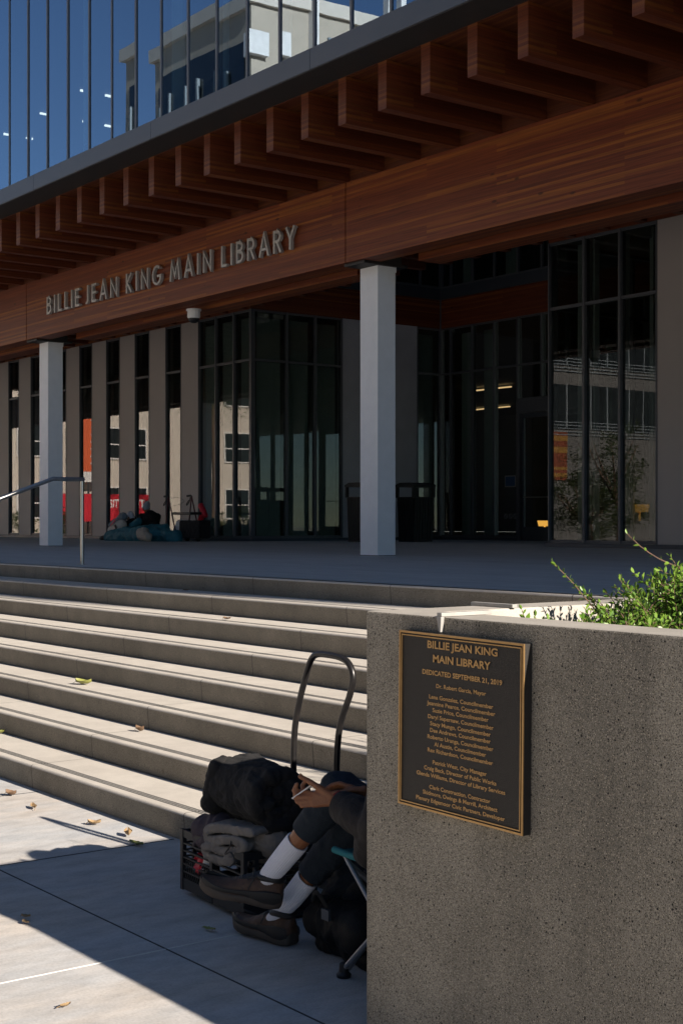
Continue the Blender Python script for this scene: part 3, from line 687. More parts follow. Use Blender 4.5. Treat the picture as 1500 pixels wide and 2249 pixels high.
# small fittings -------------------------------------------------------------
t = empty('security_camera', (-20.98, 12.62, Z(4.12)), 'white dome security camera hanging under the timber beam', 'camera'); t.scale = (.82, .82, .85)
obj('housing', MB().lathe([(.06, -.001), (.16, -.002), (.16, -.035), (.135, -.04), (.135, -.16), (.12, -.185)][::-1], seg=24), M['white'], t, local=True, smooth=True)
obj('dome', MB().lathe([(.118, -.186), (.115, -.21), (.09, -.25), (.05, -.275), (.01, -.282)][::-1], seg=24), M['black'], t, local=True, smooth=True)
def sprinkler(x, y, label):
    t = empty('sprinkler_head', (x, y, Z(5.81)), label, 'sprinkler', 'sprinkler heads under the ceiling deck')
    obj('pipe', MB().tube([(0, 0, -.001), (0, 0, -.36)], .022, 10), M['fascia'], t, local=True, smooth=True)
    obj('deflector', MB().lathe([(.018, -.361), (.035, -.37), (.035, -.41), (.014, -.42), (.014, -.44), (.05, -.445), (.05, -.45)][::-1], seg=14), M['steel'], t, local=True)
sprinkler(-10.62, 11.62, 'grey sprinkler head hanging between the nearest joists at upper right')
sprinkler(-15.40, 11.66, 'grey sprinkler head hanging above the middle of the long timber beam joint')
sprinkler(-20.10, 11.65, 'grey sprinkler head hanging above the word library on the beam')

t = empty('handrail', (-14.34, 7.19, ZP), 'stainless steel handrail with one post at the top of the steps', 'handrail')
obj('post', MB().tube([(-14.34, 7.19, ZP+.006), (-14.34, 7.19, ZP+.925)], .021, 16), M['steel'], t, smooth=True)
obj('base_plate', MB().lathe([(.05, 0.001), (.05, .006)], (-14.34, 7.19, ZP)), M['steel'], t)
sl = .15/.411
pth = [(-14.34, 7.212, ZP+.945), (-14.34, 6.84, ZP+.945)] + [(-14.34, 6.84-dy, ZP+.945-dy*sl) for dy in (.03, 1.2, 3.1)] + [(-14.34, 3.4, ZP+.945-3.13*sl)]
obj('rail', MB().tube(pth, .023, 16), M['steel'], t, smooth=True)
obj('post', MB().tube([(-14.34, 3.62, .004), (-14.34, 3.62, ZP+.915-3.22*sl)], .021, 16), M['steel'], t, smooth=True)

def litter_bin(x, y, rz, label):
    t = empty('litter_bin', (x, y, Z(.05)), label, 'bin', 'dark slatted litter bins by the entrance'); t.rotation_euler.z = rz; t.scale = (.84, .84, 1.0)
    m = MB()
    for s in range(4):
        c, sn = [(1,0),(0,1),(-1,0),(0,-1)][s]
        for k in range(7):
            a = -.27 + .09*k
            ct = Vector((c*.31 - sn*a, sn*.31 + c*a, .50)); m.obox(ct + Vector((c, sn, 0))*.012, Vector((-sn, c, 0))*.034, Vector((c, sn, 0))*.012, Vector((c*.025, sn*.025, .46)))
    obj('slats', m, M['black'], t, local=True)
    obj('liner', MB().prism([(-.265, .05), (.265, .05), (.285, .95), (-.285, .95)], 'y', -.27, .27), M['black'], t, local=True)
    m = MB().box(-.31, .31, -.31, .31, .0, .045)
    obj('base', m, M['black'], t, local=True)
    m = MB()
    for sx in (-1, 1):
        for sy in (-1, 1): m.box(sx*.33-.035, sx*.33+.035, sy*.33-.035, sy*.33+.035, .975, 1.19)
    m.box(-.365, .365, -.365, .365, .962, .9745); m.prism([(-.375, 1.191), (.375, 1.191), (.375, 1.235), (.2, 1.285), (-.2, 1.285), (-.375, 1.235)], 'y', -.375, .375)
    obj('hood', m, M['black'], t, local=True)
    obj('latch', MB().box(-.38, -.365, -.04, .04, .80, .93), M['gpanel'], t, local=True)
litter_bin(-23.85, 19.95, 0, 'dark slatted litter bin with hood standing right of the middle white column')
litter_bin(-24.42, 19.0, 0, 'dark slatted litter bin mostly hidden behind the middle white column')
# ------------------------------------------------------------------ across the street (seen mirrored in the glass)
M['cream'] = mat('cream_stucco', (.62, .55, .47), (.56, .50, .43), 1, .85)
M['greyst'] = mat('grey_stucco', (.13, .125, .12), (.11, .108, .105), 1, .85)
M['tan'] = mat('tan_concrete', (.46, .39, .31), (.40, .34, .27), .6, .85)
M['wglass'] = mat('dark_window_glass', (.02, .025, .028), None, 2, .08)
M['red'] = mat('red_vinyl_banner', (.62, .012, .03), None, 3, .5)
M['orange'] = mat('orange_red_banner', (.70, .12, .035), None, 3, .5)
M['whitev'] = mat('white_vinyl', (.78, .75, .72), None, 3, .6)

def window_on(parent, axis, fx, a, z, w, h, mats=None):
    """framed window on a wall face: axis 'x' -> face at X=fx looking +X, 'y' -> face at Y=fx looking +Y"""
    def B(mb, a0, a1, d0, d1, z0, z1): return mb.box(fx+d0, fx+d1, a0, a1, z0, z1) if axis == 'x' else mb.box(a0, a1, fx+d0, fx+d1, z0, z1)
    m = MB(); B(m, a-w/2-.08, a-w/2, .002, .10, z, z+h); B(m, a+w/2, a+w/2+.08, .002, .10, z, z+h); B(m, a-w/2, a+w/2, .002, .10, z+h-.08, z+h); B(m, a-w/2, a+w/2, .002, .12, z, z+.08); B(m, a-w/2+.0, a+w/2, .002, .08, z+h*.45, z+h*.45+.07)
    f = obj('window', m, M['whitev'], parent); obj('pane', B(MB(), a-w/2+.001, a+w/2-.001, .003, .02, z+.081, z+h-.081), M['wglass'], f)
ap = empty('apartment_building', (-80, -6, 0), 'cream stucco apartment block with framed windows reflected in the ground floor glass', 'building')
obj('wall', MB().box(-88, -75, -30, 7.5, 0, 14), M['cream'], ap)
for z in (1.9, 5.4, 8.9):
    for a in (-28, -24, -20.4, -17, -13.2, -9.7, -6.2, -4.2, .6, 4.4): window_on(ap, 'x', -75, a, z, 1.5, 1.9)
obj('roof', MB().box(-88.3, -74.7, -30.3, 7.8, 14.01, 14.4), M['greyst'], ap)
b = empty('street_banner', (-73.9, -2.55, 3.2), 'tall orange and white vertical street banner reflected in the narrow windows', 'banner')
obj('cloth', MB().box(-73.92, -73.90, -3.25, -1.7, 4.0, 9.2), M['whitev'], b); obj('stripe', MB().box(-73.898, -73.893, -3.05, -2.05, 4.6, 9.2), M['orange'], b)
m = MB()
for i in range(9): m.tube([(-73.88, -2.80 + .16*math.cos(a*.7), 5.0 + .42*i + .15*math.sin(a*.7)) for a in range(8 - (i*3) % 4)], .035, 4)
obj('lettering', m, M['whitev'], b)
obj('pole', MB().tube([(-73.95, -2.5, 0), (-73.95, -2.5, 9.4)], .05, 10), M['fascia'], b)
b = empty('fence_banner', (-71.9, -4, ZP), 'long red vinyl fence banner with white writing reflected low in the windows', 'banner')
obj('cloth', MB().box(-71.92, -71.9, -5.8, .3, 1.75, 3.28), M['red'], b)
m = MB()
for y0 in (-.4, -2.6, -4.4):
    vs, fs = text_mesh('SIT', .03)
    m.add([(-71.89, y0 - v.x*.55, 2.55 + v.y*.62) for v in vs], fs)
obj('lettering', m, M['whitev'], b)
m = MB()
for i in range(4): m.tube([(-71.96, -5.75 + 2.0*i, 0), (-71.96, -5.75 + 2.0*i, 3.3)], .03, 8)
obj('posts', m, M['fascia'], b)

tw = empty('beige_tower', (-58, -26, 0), 'beige concrete tower with pale balconies reflected in the upper glass', 'building')
obj('wall', MB().box(-60, -50.2, -46, -13.4, 12.2, 23.6), M['tan'], tw)
obj('base_wall', MB().box(-60, -50.25, -46, -13.45, 0, 12.19), M['greyst'], tw)
for z in (6.4, 9.6):
    m = MB().box(-50.24, -50.2, -44, -14, z, z+2.2); obj('glazing', m, M['wglass'], tw)
    m = MB()
    for i in range(26): m.box(-50.195, -50.12, -44 + 1.18*i, -43.93 + 1.18*i, z, z+2.2)
    for q in range(5): m.box(-50.20, -50.14, -44, -14, z-.35+.16*q, z-.31+.16*q)
    obj('railing', m, M['slat'], tw)
m = MB()
for i in range(9): m.box(-50.19, -49.8, -15.4 - 2.2*i, -15.1 - 2.2*i, 12.3, 25.6)
obj('fin', m, M['whitev'], tw)
m = MB()
for i in range(5): m.box(-50.19, -49.99, -17.2 - 6.6*i, -16.75 - 6.6*i, 18.8, 21.6)
obj('terracotta_panel', m, M['orange'], tw)
m = MB()
for i in range(6): m.box(-59.4 + 1.35*i, -59.28 + 1.35*i, -13.34, -13.22, 10.2, 21.3)
obj('pier', m, M['slat'], tw)
obj('parapet', MB().box(-60.2, -50.0, -46.2, -13.2, 23.61, 24.2), M['cream'], tw)
obj('cladding', MB().box(-50.19, -50.1, -44, -16.2, 12.3, 22.7), M['slat'], tw)
for z, zh in ((10.6, 3.2), (14.2, 3.2), (18.0, 4.3)):
    obj('glazing', MB().box(-59.6, -51.3, -13.395, -13.35, z, z+zh), M['wglass'], tw)
for z in (10.6, 14.2, 17.8, 21.4):
    m = MB().box(-50.8, -49.9, -14.1, -12.99, z, z+.2); m.box(-50.8, -49.9, -13.04, -12.99, z+.201, z+1.0); m.box(-49.95, -49.9, -14.1, -13.041, z+.201, z+1.0); obj('balcony', m, M['whitev'], tw)
b = empty('wall_sign', (-50.1, -15.6, ZP+2.6), 'dull orange painted wall sign reflected in the first pane of the right storefront', 'sign')
M['dullorange'] = mat('faded_orange_paint', (.22, .05, .018), (.14, .035, .015), 2, .6); M['dullyellow'] = mat('faded_yellow_paint', (.30, .15, .03), None, 2, .6)
obj('board', MB().box(-50.24, -50.15, -16.9, -15.3, ZP+2.6, ZP+5.0), M['dullorange'], b)
for z0, z1 in ((4.55, 4.8), (3.95, 4.25), (3.1, 3.25), (2.75, 2.95)): obj('band', MB().box(-50.149, -50.14, -16.9, -15.3, ZP+z0, ZP+z1), M['dullyellow'], b)
so = empty('sky_screen_block', (-10, -38, 0), 'long grey block added behind the viewer to screen off part of the sky', 'building')  # unseen block added across the street to cut down the sky light
obj('wall', MB().box(-47, 26, -58, -30, 0, 19), M['greyst'], so); obj('roof', MB().box(-47.3, 26.3, -58.3, -29.7, 19.01, 19.5), M['tan'], so)
for z in (2.2, 6.2, 10.2, 14.2):
    obj('window_band', MB().box(-45, 24, -29.995, -29.93, z, z+2.1), M['wglass'], so)

def leaf_quads(mb, c, n, spread, size, flat=.8, rnd=random):
    for _ in range(n):
        d = Vector((rnd.gauss(0,1), rnd.gauss(0,1), rnd.gauss(0,flat))); p = Vector(c) + d*spread
        a = Vector((rnd.uniform(-1,1), rnd.uniform(-1,1), rnd.uniform(-.5,.5))).normalized(); b = a.orthogonal().normalized(); s = size*rnd.uniform(.6, 1.3)
        mb.add([p - a*s, p + b*s*.4, p + a*s, p - b*s*.4], [(0,1,2,3)])
def street_tree(x, y, h, r, label, group='street trees reflected in the glass'):
    t = empty('street_tree', (x, y, 0), label, 'tree', group); m = MB(); rr = random.Random(int(x*7+y))
    m.tube(smooth_path([(0,0,0), (.1,.05,h*.3), (-.05,.1,h*.55)]), [.16 - .008*i for i in range(17)], 9)
    for k in range(6):
        a = k*1.05; m.tube([(-.05,.1,h*.45), (r*.5*math.cos(a), r*.5*math.sin(a), h*.72), (r*.8*math.cos(a), r*.8*math.sin(a), h*.9)], [.07, .04, .015], 6)
    obj('trunk', m, M['bark'], t, local=True, smooth=True); m = MB()
    for k in range(40):
        a = rr.uniform(0, 6.28); q = r*math.sqrt(rr.random()); leaf_quads(m, (q*math.cos(a), q*math.sin(a), h*rr.uniform(.25, 1.0)), 150, r*.16, .07, .7, rr)
    obj('crown', m, M['treeleaf'], t, local=True)
def palm_tree(x, y, h, label):
    t = empty('palm_tree', (x, y, 0), label, 'tree', 'palm trees before the apartment block'); m = MB()
    m.tube([(0,0,0), (.05,.02,h*.5), (0,.08,h)], [.22, .17, .15], 10); obj('trunk', m, M['bark'], t, local=True, smooth=True)
    m = MB(); rr = random.Random(int(x))
    for k in range(34):
        a = rr.uniform(0, 6.28); e = rr.uniform(-.9, 1.1); L = rr.uniform(1.5, 2.1); d = Vector((math.cos(a)*math.cos(e), math.sin(a)*math.cos(e), math.sin(e))); sd = Vector((-math.sin(a), math.cos(a), 0))
        P = [Vector((0,.08,h)) + d*L*s - Vector((0,0,.9*s*s*L*.45)) for s in (0, .35, .7, 1)]
        for i in range(3):
            for sg in (-1, 1):
                for q in range(4):
                    p = P[i].lerp(P[i+1], q/4); v = (sd*sg*.55 + d*.3 - Vector((0,0,.25)))*(.75 if i < 2 else .5)
                    m.add([p, p + d*.06, p + v], [(0,1,2)])
    obj('crown', m, M['treeleaf'], t, local=True)
for hx, hy, hl in ((-66, -9.5, 4.2), (-66.5, 4.8, 3.0)):
    t = empty('hedge', (hx, hy, 0), ('long clipped dark hedge beside the palm trees before the cream wall' if hy < 0 else 'short clipped dark hedge before the cream wall, away from the palm trees'), 'hedge'); m = MB(); rr = random.Random(9)
    for i in range(int(hl*14)): leaf_quads(m, (rr.uniform(-.4, .4), rr.uniform(-hl, hl)*.9, rr.uniform(.2, 2.3)), 60, .22, .10, .8, rr)
    obj('foliage', m, M['treeleaf'], t, local=True)
palm_tree(-62, -3.3, 8.2, 'palm tree with a shaggy crown shading the cream wall, reflected in the corner panes')
palm_tree(-60.5, -5.2, 8.8, 'taller palm tree nearer the beige tower, reflected in the corner panes')
street_tree(-41.5, -10.5, 5.6, 1.7, 'slim leafy street tree reflected in the last pane of the right storefront')
street_tree(-44.6, -12.2, 3.6, 1.9, 'low bushy tree before the orange wall sign, reflected in the right storefront')

# ------------------------------------------------------------------ shrubs in the planter
def sprig(mb_l, mb_s, p0, d, L, rr, leaf=.024, curl=.4, dense=1.0, stem_r=.0022):
    d = Vector(d).normalized(); pts = [Vector(p0)]; n = max(4, int(L/.035)); bend = Vector((rr.gauss(0,1), rr.gauss(0,1), rr.gauss(.3,.5)))*curl/n; leaf = leaf*1.22; dense = dense*1.3
    for i in range(n): d = (d + bend + Vector((rr.gauss(0,.05), rr.gauss(0,.05), rr.gauss(0,.05)))).normalized(); pts.append(pts[-1] + d*L/n)
    mb_s.tube(pts, [stem_r*(1 - .6*i/n) for i in range(n+1)], 5)
    ph = rr.uniform(0, 6); k = 0; tot = int(L/.011*dense)
    for i in range(tot):
        s = (i + .5)/tot; f = s*n; j = min(int(f), n-1); p = pts[j].lerp(pts[j+1], f-j); t = (pts[j+1]-pts[j]).normalized(); u = t.orthogonal().normalized(); w = t.cross(u)
        ph += 2.4; rad = math.cos(ph)*u + math.sin(ph)*w; ax = (rad*(.9 if s < .85 else .45) + t*(.55 if s < .85 else 1.0) + Vector((0,0,.15))).normalized()
        sz = leaf*rr.uniform(.65, 1.25)*(1 - .35*s); sd = ax.cross(t if abs(ax.dot(t)) < .95 else u).normalized(); up = sd.cross(ax)
        mb_l.add([p, p + ax*sz*.28 + sd*sz*.21 + up*sz*.05, p + ax*sz*.62 + sd*sz*.25 + up*sz*.04, p + ax*sz - up*sz*.06, p + ax*sz*.62 - sd*sz*.25 + up*sz*.04, p + ax*sz*.28 - sd*sz*.21 + up*sz*.05, p + ax*sz*.5 - up*sz*.03], [(0,1,6), (1,2,6), (2,3,6), (3,4,6), (4,5,6), (5,0,6)])
def shrub(x, y, label, n, hmin, hmax, spread, seed, lean=(0,0), extra=(), leaf=.024):
    z = ZW - .14; t = empty('shrub', (x, y, z), label, 'shrub', 'green shrubs in the concrete planter'); rr = random.Random(seed); ml, ms = MB(), MB()
    for i in range(n):
        a = rr.uniform(0, 6.28); q = rr.random(); b = Vector((math.cos(a)*spread*.5*q, math.sin(a)*spread*.5*q, -.01))
        d = Vector((math.cos(a)*q*.9 + lean[0], math.sin(a)*q*.9 + lean[1], 1.0)); L = rr.uniform(hmin, hmax)
        sprig(ml, ms, b, d, L, rr, leaf, .5)
        for k in range(3):
            s = rr.uniform(.25, .8); bp = b + d.normalized()*L*s
            sprig(ml, ms, bp, d + Vector((rr.gauss(0,.6), rr.gauss(0,.6), .2)), L*rr.uniform(.25, .45), rr, leaf, .5)
    for (b, d, L, dens) in extra: sprig(ml, ms, Vector(b), Vector(d), L, rr, leaf, .35, dens, .003)
    obj('twigs', ms, M['bark'], t, local=True, smooth=True); obj('foliage', ml, M['leaf'], t, local=True)
shrub(-3.06, 3.80, 'dense tall green shrub at the right end of the planter', 70, .12, .27, .36, 11, extra=[((-.05, .0, .26), (-.75, -.65, .22), .26, .3)])
shrub(-3.00, 3.62, 'bushy green shrub between the tall dense shrub and the front rim', 60, .15, .29, .32, 61)
shrub(-2.80, 3.72, 'tallest green shrub cut by the right edge of the picture', 60, .20, .38, .40, 5)
shrub(-3.02, 3.36, 'low spreading green shrub behind the front rim of the planter', 34, .08, .19, .30, 21)
shrub(-2.72, 3.18, 'low green shrub closest to the front rim at right', 44, .08, .17, .34, 33)
shrub(-3.17, 3.50, 'sparse shrub with one long arching branch beside the left rim', 9, .08, .17, .14, 44, extra=[((0, 0, .05), (-.34, -.44, .72), .32, .9), ((.02, .0, .05), (-.25, -.25, .9), .22, .8)])
shrub(-3.14, 3.10, 'few thin green sprigs just behind the skate stop', 7, .09, .16, .12, 51)

shrub(-3.10, 5.05, 'tall shrub farther back in the planter, beyond the right edge of the picture', 26, .40, .66, .40, 77)

# ------------------------------------------------------------------ fallen leaves
def leaf_mesh(name, L, W_, curl, seed):
    rr = random.Random(seed); m = MB(); nx_, ny_ = 9, 4; vs = []
    for i in range(nx_+1):
        s = i/nx_; w = W_*math.sin(math.pi*min(1, s*.96+.02))**.8
        for j in range(ny_+1):
            v = j/ny_*2-1; vs.append((L*(s-.5), w*v*.5, .006 + curl*L*(abs(v)**1.5*.35 + (s-.5)**2*.9) + rr.uniform(-.002, .002)))
    fs = [(i*(ny_+1)+j, (i+1)*(ny_+1)+j, (i+1)*(ny_+1)+j+1, i*(ny_+1)+j+1) for i in range(nx_) for j in range(ny_)]
    m.add(vs, fs); m.tube([(-L*.5, 0, .006 + curl*L*.2), (-L*.72, .01, .004)], .0016, 4); return m
LV = [(-8.119,3.595,0,'brownleaf',.10,.07,.9,.4,'curled brown leaf at the far left edge of the sunlit pavement'),
 (-7.677,3.54,0,'dryleaf',.12,.045,.5,2.9,'thin dry leaf lying flat on the sunlit pavement near the lowest step'),
 (-7.062,3.614,0,'dryleaf',.085,.065,.8,.9,'tan leaf beside the thin handle shadow on the pavement'),
 (-6.698,3.626,0,'dryleaf',.10,.055,1.0,-.4,'curled tan leaf at the foot of the lowest step'),
 (-6.484,3.557,0,'greenleaf',.13,.05,.4,.2,'yellowish leaf just inside the shadow edge by the lowest step'),
 (-5.569,2.533,0,'dryleaf',.05,.03,.6,.7,'tiny pale leaf on the sunlit pavement, farther of two'),
 (-5.487,2.496,0,'dryleaf',.055,.035,.5,.2,'tiny pale leaf on the sunlit pavement, nearer of two'),
 (-4.459,2.173,0,'dryleaf',.05,.03,.6,1.7,'small dry scrap near the bottom of the sunlit pavement'),
 (-4.95,3.05,0,'greenleaf',.08,.035,.3,.3,'dull yellow leaf by the toe of the lower brown shoe'),
 (-9.66,4.855,ZP-.75,'greenleaf',.17,.10,.7,.5,'large yellow green leaf lying on a sunlit step'),
 (-8.191,4.52,ZP-.9,'brownleaf',.10,.055,1.0,.2,'dark curled leaf on the second lowest tread'),
 (-9.444,5.98,ZP-.3,'brownleaf',.09,.05,.6,.3,'small brown leaf on the upper half lit step'),
 (-9.608,4.165,ZP-1.05,'greenleaf',.09,.06,.8,1.2,'yellow leaf on the lowest tread at the left edge'),
 (-10.975,6.52,ZP-.15,'brownleaf',.06,.04,.6,.8,'small brown leaf on the shaded step under the plaza edge')]
for i, (x, y, z, mt, L, w, cu, rz, lab) in enumerate(LV):
    o = obj('fallen_leaf', leaf_mesh('l', L*.85, w*.85, cu*.75, i), M[mt], local=True, smooth=True, angle=80); o.location = (x, y, z+.003); o.rotation_euler = (0, 0, rz)
    tag(o, lab, 'leaf', 'fallen leaves on the pavement and steps')
# ------------------------------------------------------------------ hand truck, crate and bundles by the lowest step
t = empty('hand_truck', (-5.05, 3.70, 0), 'black tubular hand truck standing against the lowest step behind the crate', 'hand truck')
hp = smooth_path([(-5.285, 3.69, .05), (-5.283, 3.70, .45), (-5.278, 3.70, .66), (-5.255, 3.70, .80), (-5.195, 3.70, .955), (-5.150, 3.70, 1.045), (-5.105, 3.70, 1.078), (-5.03, 3.70, 1.084), (-4.925, 3.70, 1.078), (-4.865, 3.70, 1.055), (-4.838, 3.70, 1.00), (-4.862, 3.70, .92), (-4.925, 3.70, .80), (-4.952, 3.70, .66), (-4.958, 3.70, .45), (-4.96, 3.69, .05)], 5)
obj('handle', MB().tube(hp, .0145, 12), M['blacktube'], t, smooth=True, angle=80)
obj('toe_plate', MB().box(-5.36, -4.88, 3.40, 3.68, .012, .020), M['black'], t)
m = MB()
for z in (.12, .34, .5): m.tube([(-5.283, 3.70, z), (-4.958, 3.70, z)], .010, 8)
obj('cross_bar', m, M['blacktube'], t, smooth=True)
for x in (-5.36, -4.88):
    w = obj('wheel', MB().tube([(x-.02, 3.695, .075), (x+.02, 3.695, .075)], .07, 18), M['black'], t, smooth=True)

def crate(c, rz, L, D, Hh):
    t = empty('milk_crate', c, 'black plastic milk crate with lattice sides full of clothes beside the brown shoes', 'crate'); t.rotation_euler.z = rz
    m = MB(); hx, hy = L/2, D/2
    for sx in (-1, 0, 1):
        for sy in (-1, 1): m.box(sx*hx-.012, sx*hx+.012, sy*hy-.010, sy*hy+.010, 0, Hh)
    for sx in (-1, 1):
        for yy in (-.34*D, 0, .34*D): m.box(sx*hx-.008, sx*hx+.008, yy-.010, yy+.010, .0, Hh-.002)
    for (z, h) in ((.004, .05), (Hh*.30, .007), (Hh*.42, .007), (Hh*.53, .007), (Hh*.64, .007), (Hh*.76, .007), (Hh-.035, .033)):
        for sy in (-1, 1): m.box(-hx+.0125, hx-.0125, sy*hy-.007, sy*hy+.007, z, z+h)
        for sx in (-1, 1): m.box(sx*hx-.007, sx*hx+.007, -hy+.0105, hy-.0105, z+.0005, z+h-.0005)
    for sy in (-1, 1):
        n = 30
        for i in range(n):
            x0 = -hx + L*i/n; x1 = x0 + L*2/n
            if x1 > hx: continue
            m.obox(((x0+x1)/2, sy*hy, Hh*.33), Vector((x1-x0, 0, Hh*.36))*.5, Vector((0, .0025, 0)), Vector((-Hh*.36, 0, x1-x0)).normalized()*.0022)
            m.obox(((x0+x1)/2, sy*(hy-.0052), Hh*.33), Vector((x1-x0, 0, -Hh*.36))*.5, Vector((0, .0025, 0)), Vector((Hh*.36, 0, x1-x0)).normalized()*.0022)
    m.box(-hx+.015, hx-.015, -hy+.012, hy-.012, .006, .012)
    obj('lattice', m, M['black'], t, local=True)
    for (x, z, mt, sz) in ((-.14, .135, 'red', .032), (-.105, .15, 'whitev', .02), (-.17, .12, 'tealbag', .024), (-.12, .105, 'greenleaf', .012), (-.19, .15, 'red', .012)):
        o = obj('wrapper', crumple(remesh(MB().capsule((x, -hy+.03, z-.01), sz, (x+.02, -hy+.035, z+.01), sz*.8), .006, 1), .012, 30, seed=x), M[mt], t, local=True, smooth=True)
    return t
crate((-5.235, 3.42, .021), R(-4), .56, .34, .27)

def pile(name, caps, vox, sm, amp, sc, mt, label, cat, stretch=(1,1,1), seed=1, oct=3, parent=None):
    mb = MB()
    for c in caps: mb.capsule(*c[:4], flat=c[4] if len(c) > 4 else None)
    mb = crumple(remesh(mb, vox, sm), amp, sc, stretch, seed, oct)
    zz = min(p.z for p in mb.v)
    o = obj(name, mb, M[mt], parent, smooth=True, angle=180)
    return tag(o, label, cat) if label else o
UZ = Vector((0, 0, 1))
pile('plum_jacket', [((-5.42,3.33,.27),.055,(-5.34,3.42,.30),.07), ((-5.40,3.31,.30),.05,(-5.28,3.34,.32),.055), ((-5.44,3.33,.26),.045,(-5.33,3.31,.27),.045), ((-5.30,3.47,.29),.08,(-5.40,3.46,.27),.07)], .008, 2, .020, 9, 'purple', 'crumpled plum coloured jacket stuffed in the left end of the crate', 'jacket')
pile('olive_sweater', [((-5.30,3.40,.355),.06,(-5.10,3.42,.375),.055)], .009, 3, .012, 10, 'olive', 'dark olive cloth squeezed between the black bundle and the quilted jacket', 'cloth')
def ribbon_solid(path, th, u, v, w, n_len, jag=.02, seed=0):
    rr = random.Random(seed); n = len(path); L0, R0 = [], []
    for i in range(n):
        t = (path[min(i+1, n-1)] - path[max(i-1, 0)]).normalized(); nn = Vector((-t.y, t.x)); k = th/2*(.55 if i in (0, n-1) else 1)
        L0.append(path[i] + nn*k); R0.append(path[i] - nn*k)
    ring = L0 + R0[::-1]; N_ = len(ring); vs = []; fs = []
    e0 = [rr.uniform(-jag, jag) for _ in range(n)]; e1 = [rr.uniform(-jag, jag) for _ in range(n)]
    e0 = [sum(e0[max(0, i-3):i+4])/7 for i in range(n)]; e1 = [sum(e1[max(0, i-3):i+4])/7 for i in range(n)]
    for j in range(n_len+1):
        s_ = j/n_len
        for i, p in enumerate(ring):
            k = i if i < n else N_-1-i
            vs.append(u*p.x + v*p.y + w*(s_ + e0[k]*(1-s_) + e1[k]*s_))
    for j in range(n_len):
        for i in range(N_): i2 = (i+1) % N_; fs.append((j*N_+i, j*N_+i2, (j+1)*N_+i2, (j+1)*N_+i))
    for i in range(n-1):
        fs.append((i+1, i, N_-1-i, N_-2-i)); o = n_len*N_; fs.append((o+i, o+i+1, o+N_-2-i, o+N_-1-i))
    return vs, fs
qp = smooth_path([(-4.90, .385, 0), (-5.02, .372, 0), (-5.15, .362, 0), (-5.235, .345, 0), (-5.262, .315, 0), (-5.235, .296, 0), (-5.15, .312, 0), (-5.04, .328, 0), (-4.97, .318, 0), (-5.02, .288, 0), (-5.13, .268, 0), (-5.225, .272, 0), (-5.275, .252, 0), (-5.245, .228, 0), (-5.15, .222, 0), (-5.04, .245, 0)], 4)
vs, fs = ribbon_solid([Vector((p.x, p.y)) for p in qp], .031, Vector((1,0,0)), UZ, Vector((-.02, .21, .01)), 8, .10, 5)
qm = MB().add([p + Vector((0, 3.225, 0)) for p in vs], fs)
qm.capsule((-5.1,3.34,.31),.06,(-4.95,3.36,.33),.07); qm.capsule((-5.18,3.36,.27),.05,(-5.0,3.40,.26),.05)
qm = remesh(qm, .0055, 1); crumple(qm, .0055, 13, (1, .8, 1.8), 3, 3)
qj = tag(obj('quilted_jacket', qm, M['greycloth'], smooth=True, angle=180), 'folded grey quilted jacket with drawcord lying on the crate', 'jacket')
m = MB().tube(smooth_path([(-5.06,3.235,.36), (-5.05,3.215,.31), (-5.075,3.205,.27), (-5.03,3.205,.285), (-5.01,3.21,.25), (-5.03,3.20,.225)], 6), .0035, 6)
obj('drawcord', m, M['black'], qj, smooth=True)
# rolled black fleece blanket: a spiral seen end-on from the right
axis = Vector((.375, -.035, -.012)); sdv = Vector((.09, 1, 0)).normalized(); C0 = Vector((-5.285, 3.405, .505))
path = []
for i in range(64):
    a = -i*.262 + 2.0; r = .028 + .104*(i/63)**.9
    path.append(Vector((r*1.05*math.cos(a), r*.98*math.sin(a) + .004)))
vs, fs = ribbon_solid(path, .031, sdv, UZ, axis, 10, .16, 3)
rb = MB().add([p + C0 for p in vs], fs)
for k in range(4): rb.capsule(C0 + axis*(.1+.22*k) - UZ*.02, .050, C0 + axis*(.25+.2*k), .045)
for k in range(7):
    q_ = k/6; rb.capsule(C0 + axis*(-.02) - sdv*(.085-.17*q_) + UZ*.075, .042, C0 + axis*(-.13+.02*math.sin(5*q_)) - sdv*(.095-.18*q_) - UZ*.075, .040, 10)
rb.capsule(C0 + axis*-.18 - sdv*.07 - UZ*.02, .022, C0 + axis*-.24 - sdv*.08 - UZ*.085, .012, 8)
rb = remesh(rb, .0055, 2); crumple(rb, .015, 6.5, (.55, 1.3, 1), 4, 4)
bn = tag(obj('rolled_blanket', rb, M['blackcloth'], smooth=True, angle=180), 'big rolled black fleece blanket lying on top of the crate', 'blanket')
# black backpack on the pavement under the folding chair
bp = MB()
for k in range(4):
    bp.capsule((-4.50+.13*k, 3.36, .10), .095, (-4.50+.13*k, 3.46, .22-.01*k), .09)
bp.capsule((-4.48, 3.29, .12), .07, (-4.2, 3.27, .13), .08); bp.capsule((-4.45,3.30,.05),.05,(-4.10,3.28,.05),.05)
bk = crumple(remesh(bp, .009, 2), .016, 7, seed=8)
for i, p in enumerate(bk.v): bk.v[i] = Vector((p.x, p.y, max(p.z, .004)))
bk = tag(obj('backpack', bk, M['nylon'], smooth=True, angle=180), 'black nylon backpack slumped on the pavement behind the white socks', 'backpack')
obj('strap', MB().tube(smooth_path([(-4.47,3.22,.2), (-4.40,3.19,.25), (-4.33,3.19,.2), (-4.30,3.2,.12)], 6), .011, 8, flat=(Vector((0,1,0)), .3)), M['nylon'], bk, smooth=True)
obj('buckle', MB().box(-4.345, -4.30, 3.172, 3.183, .165, .205), M['fascia'], bk)

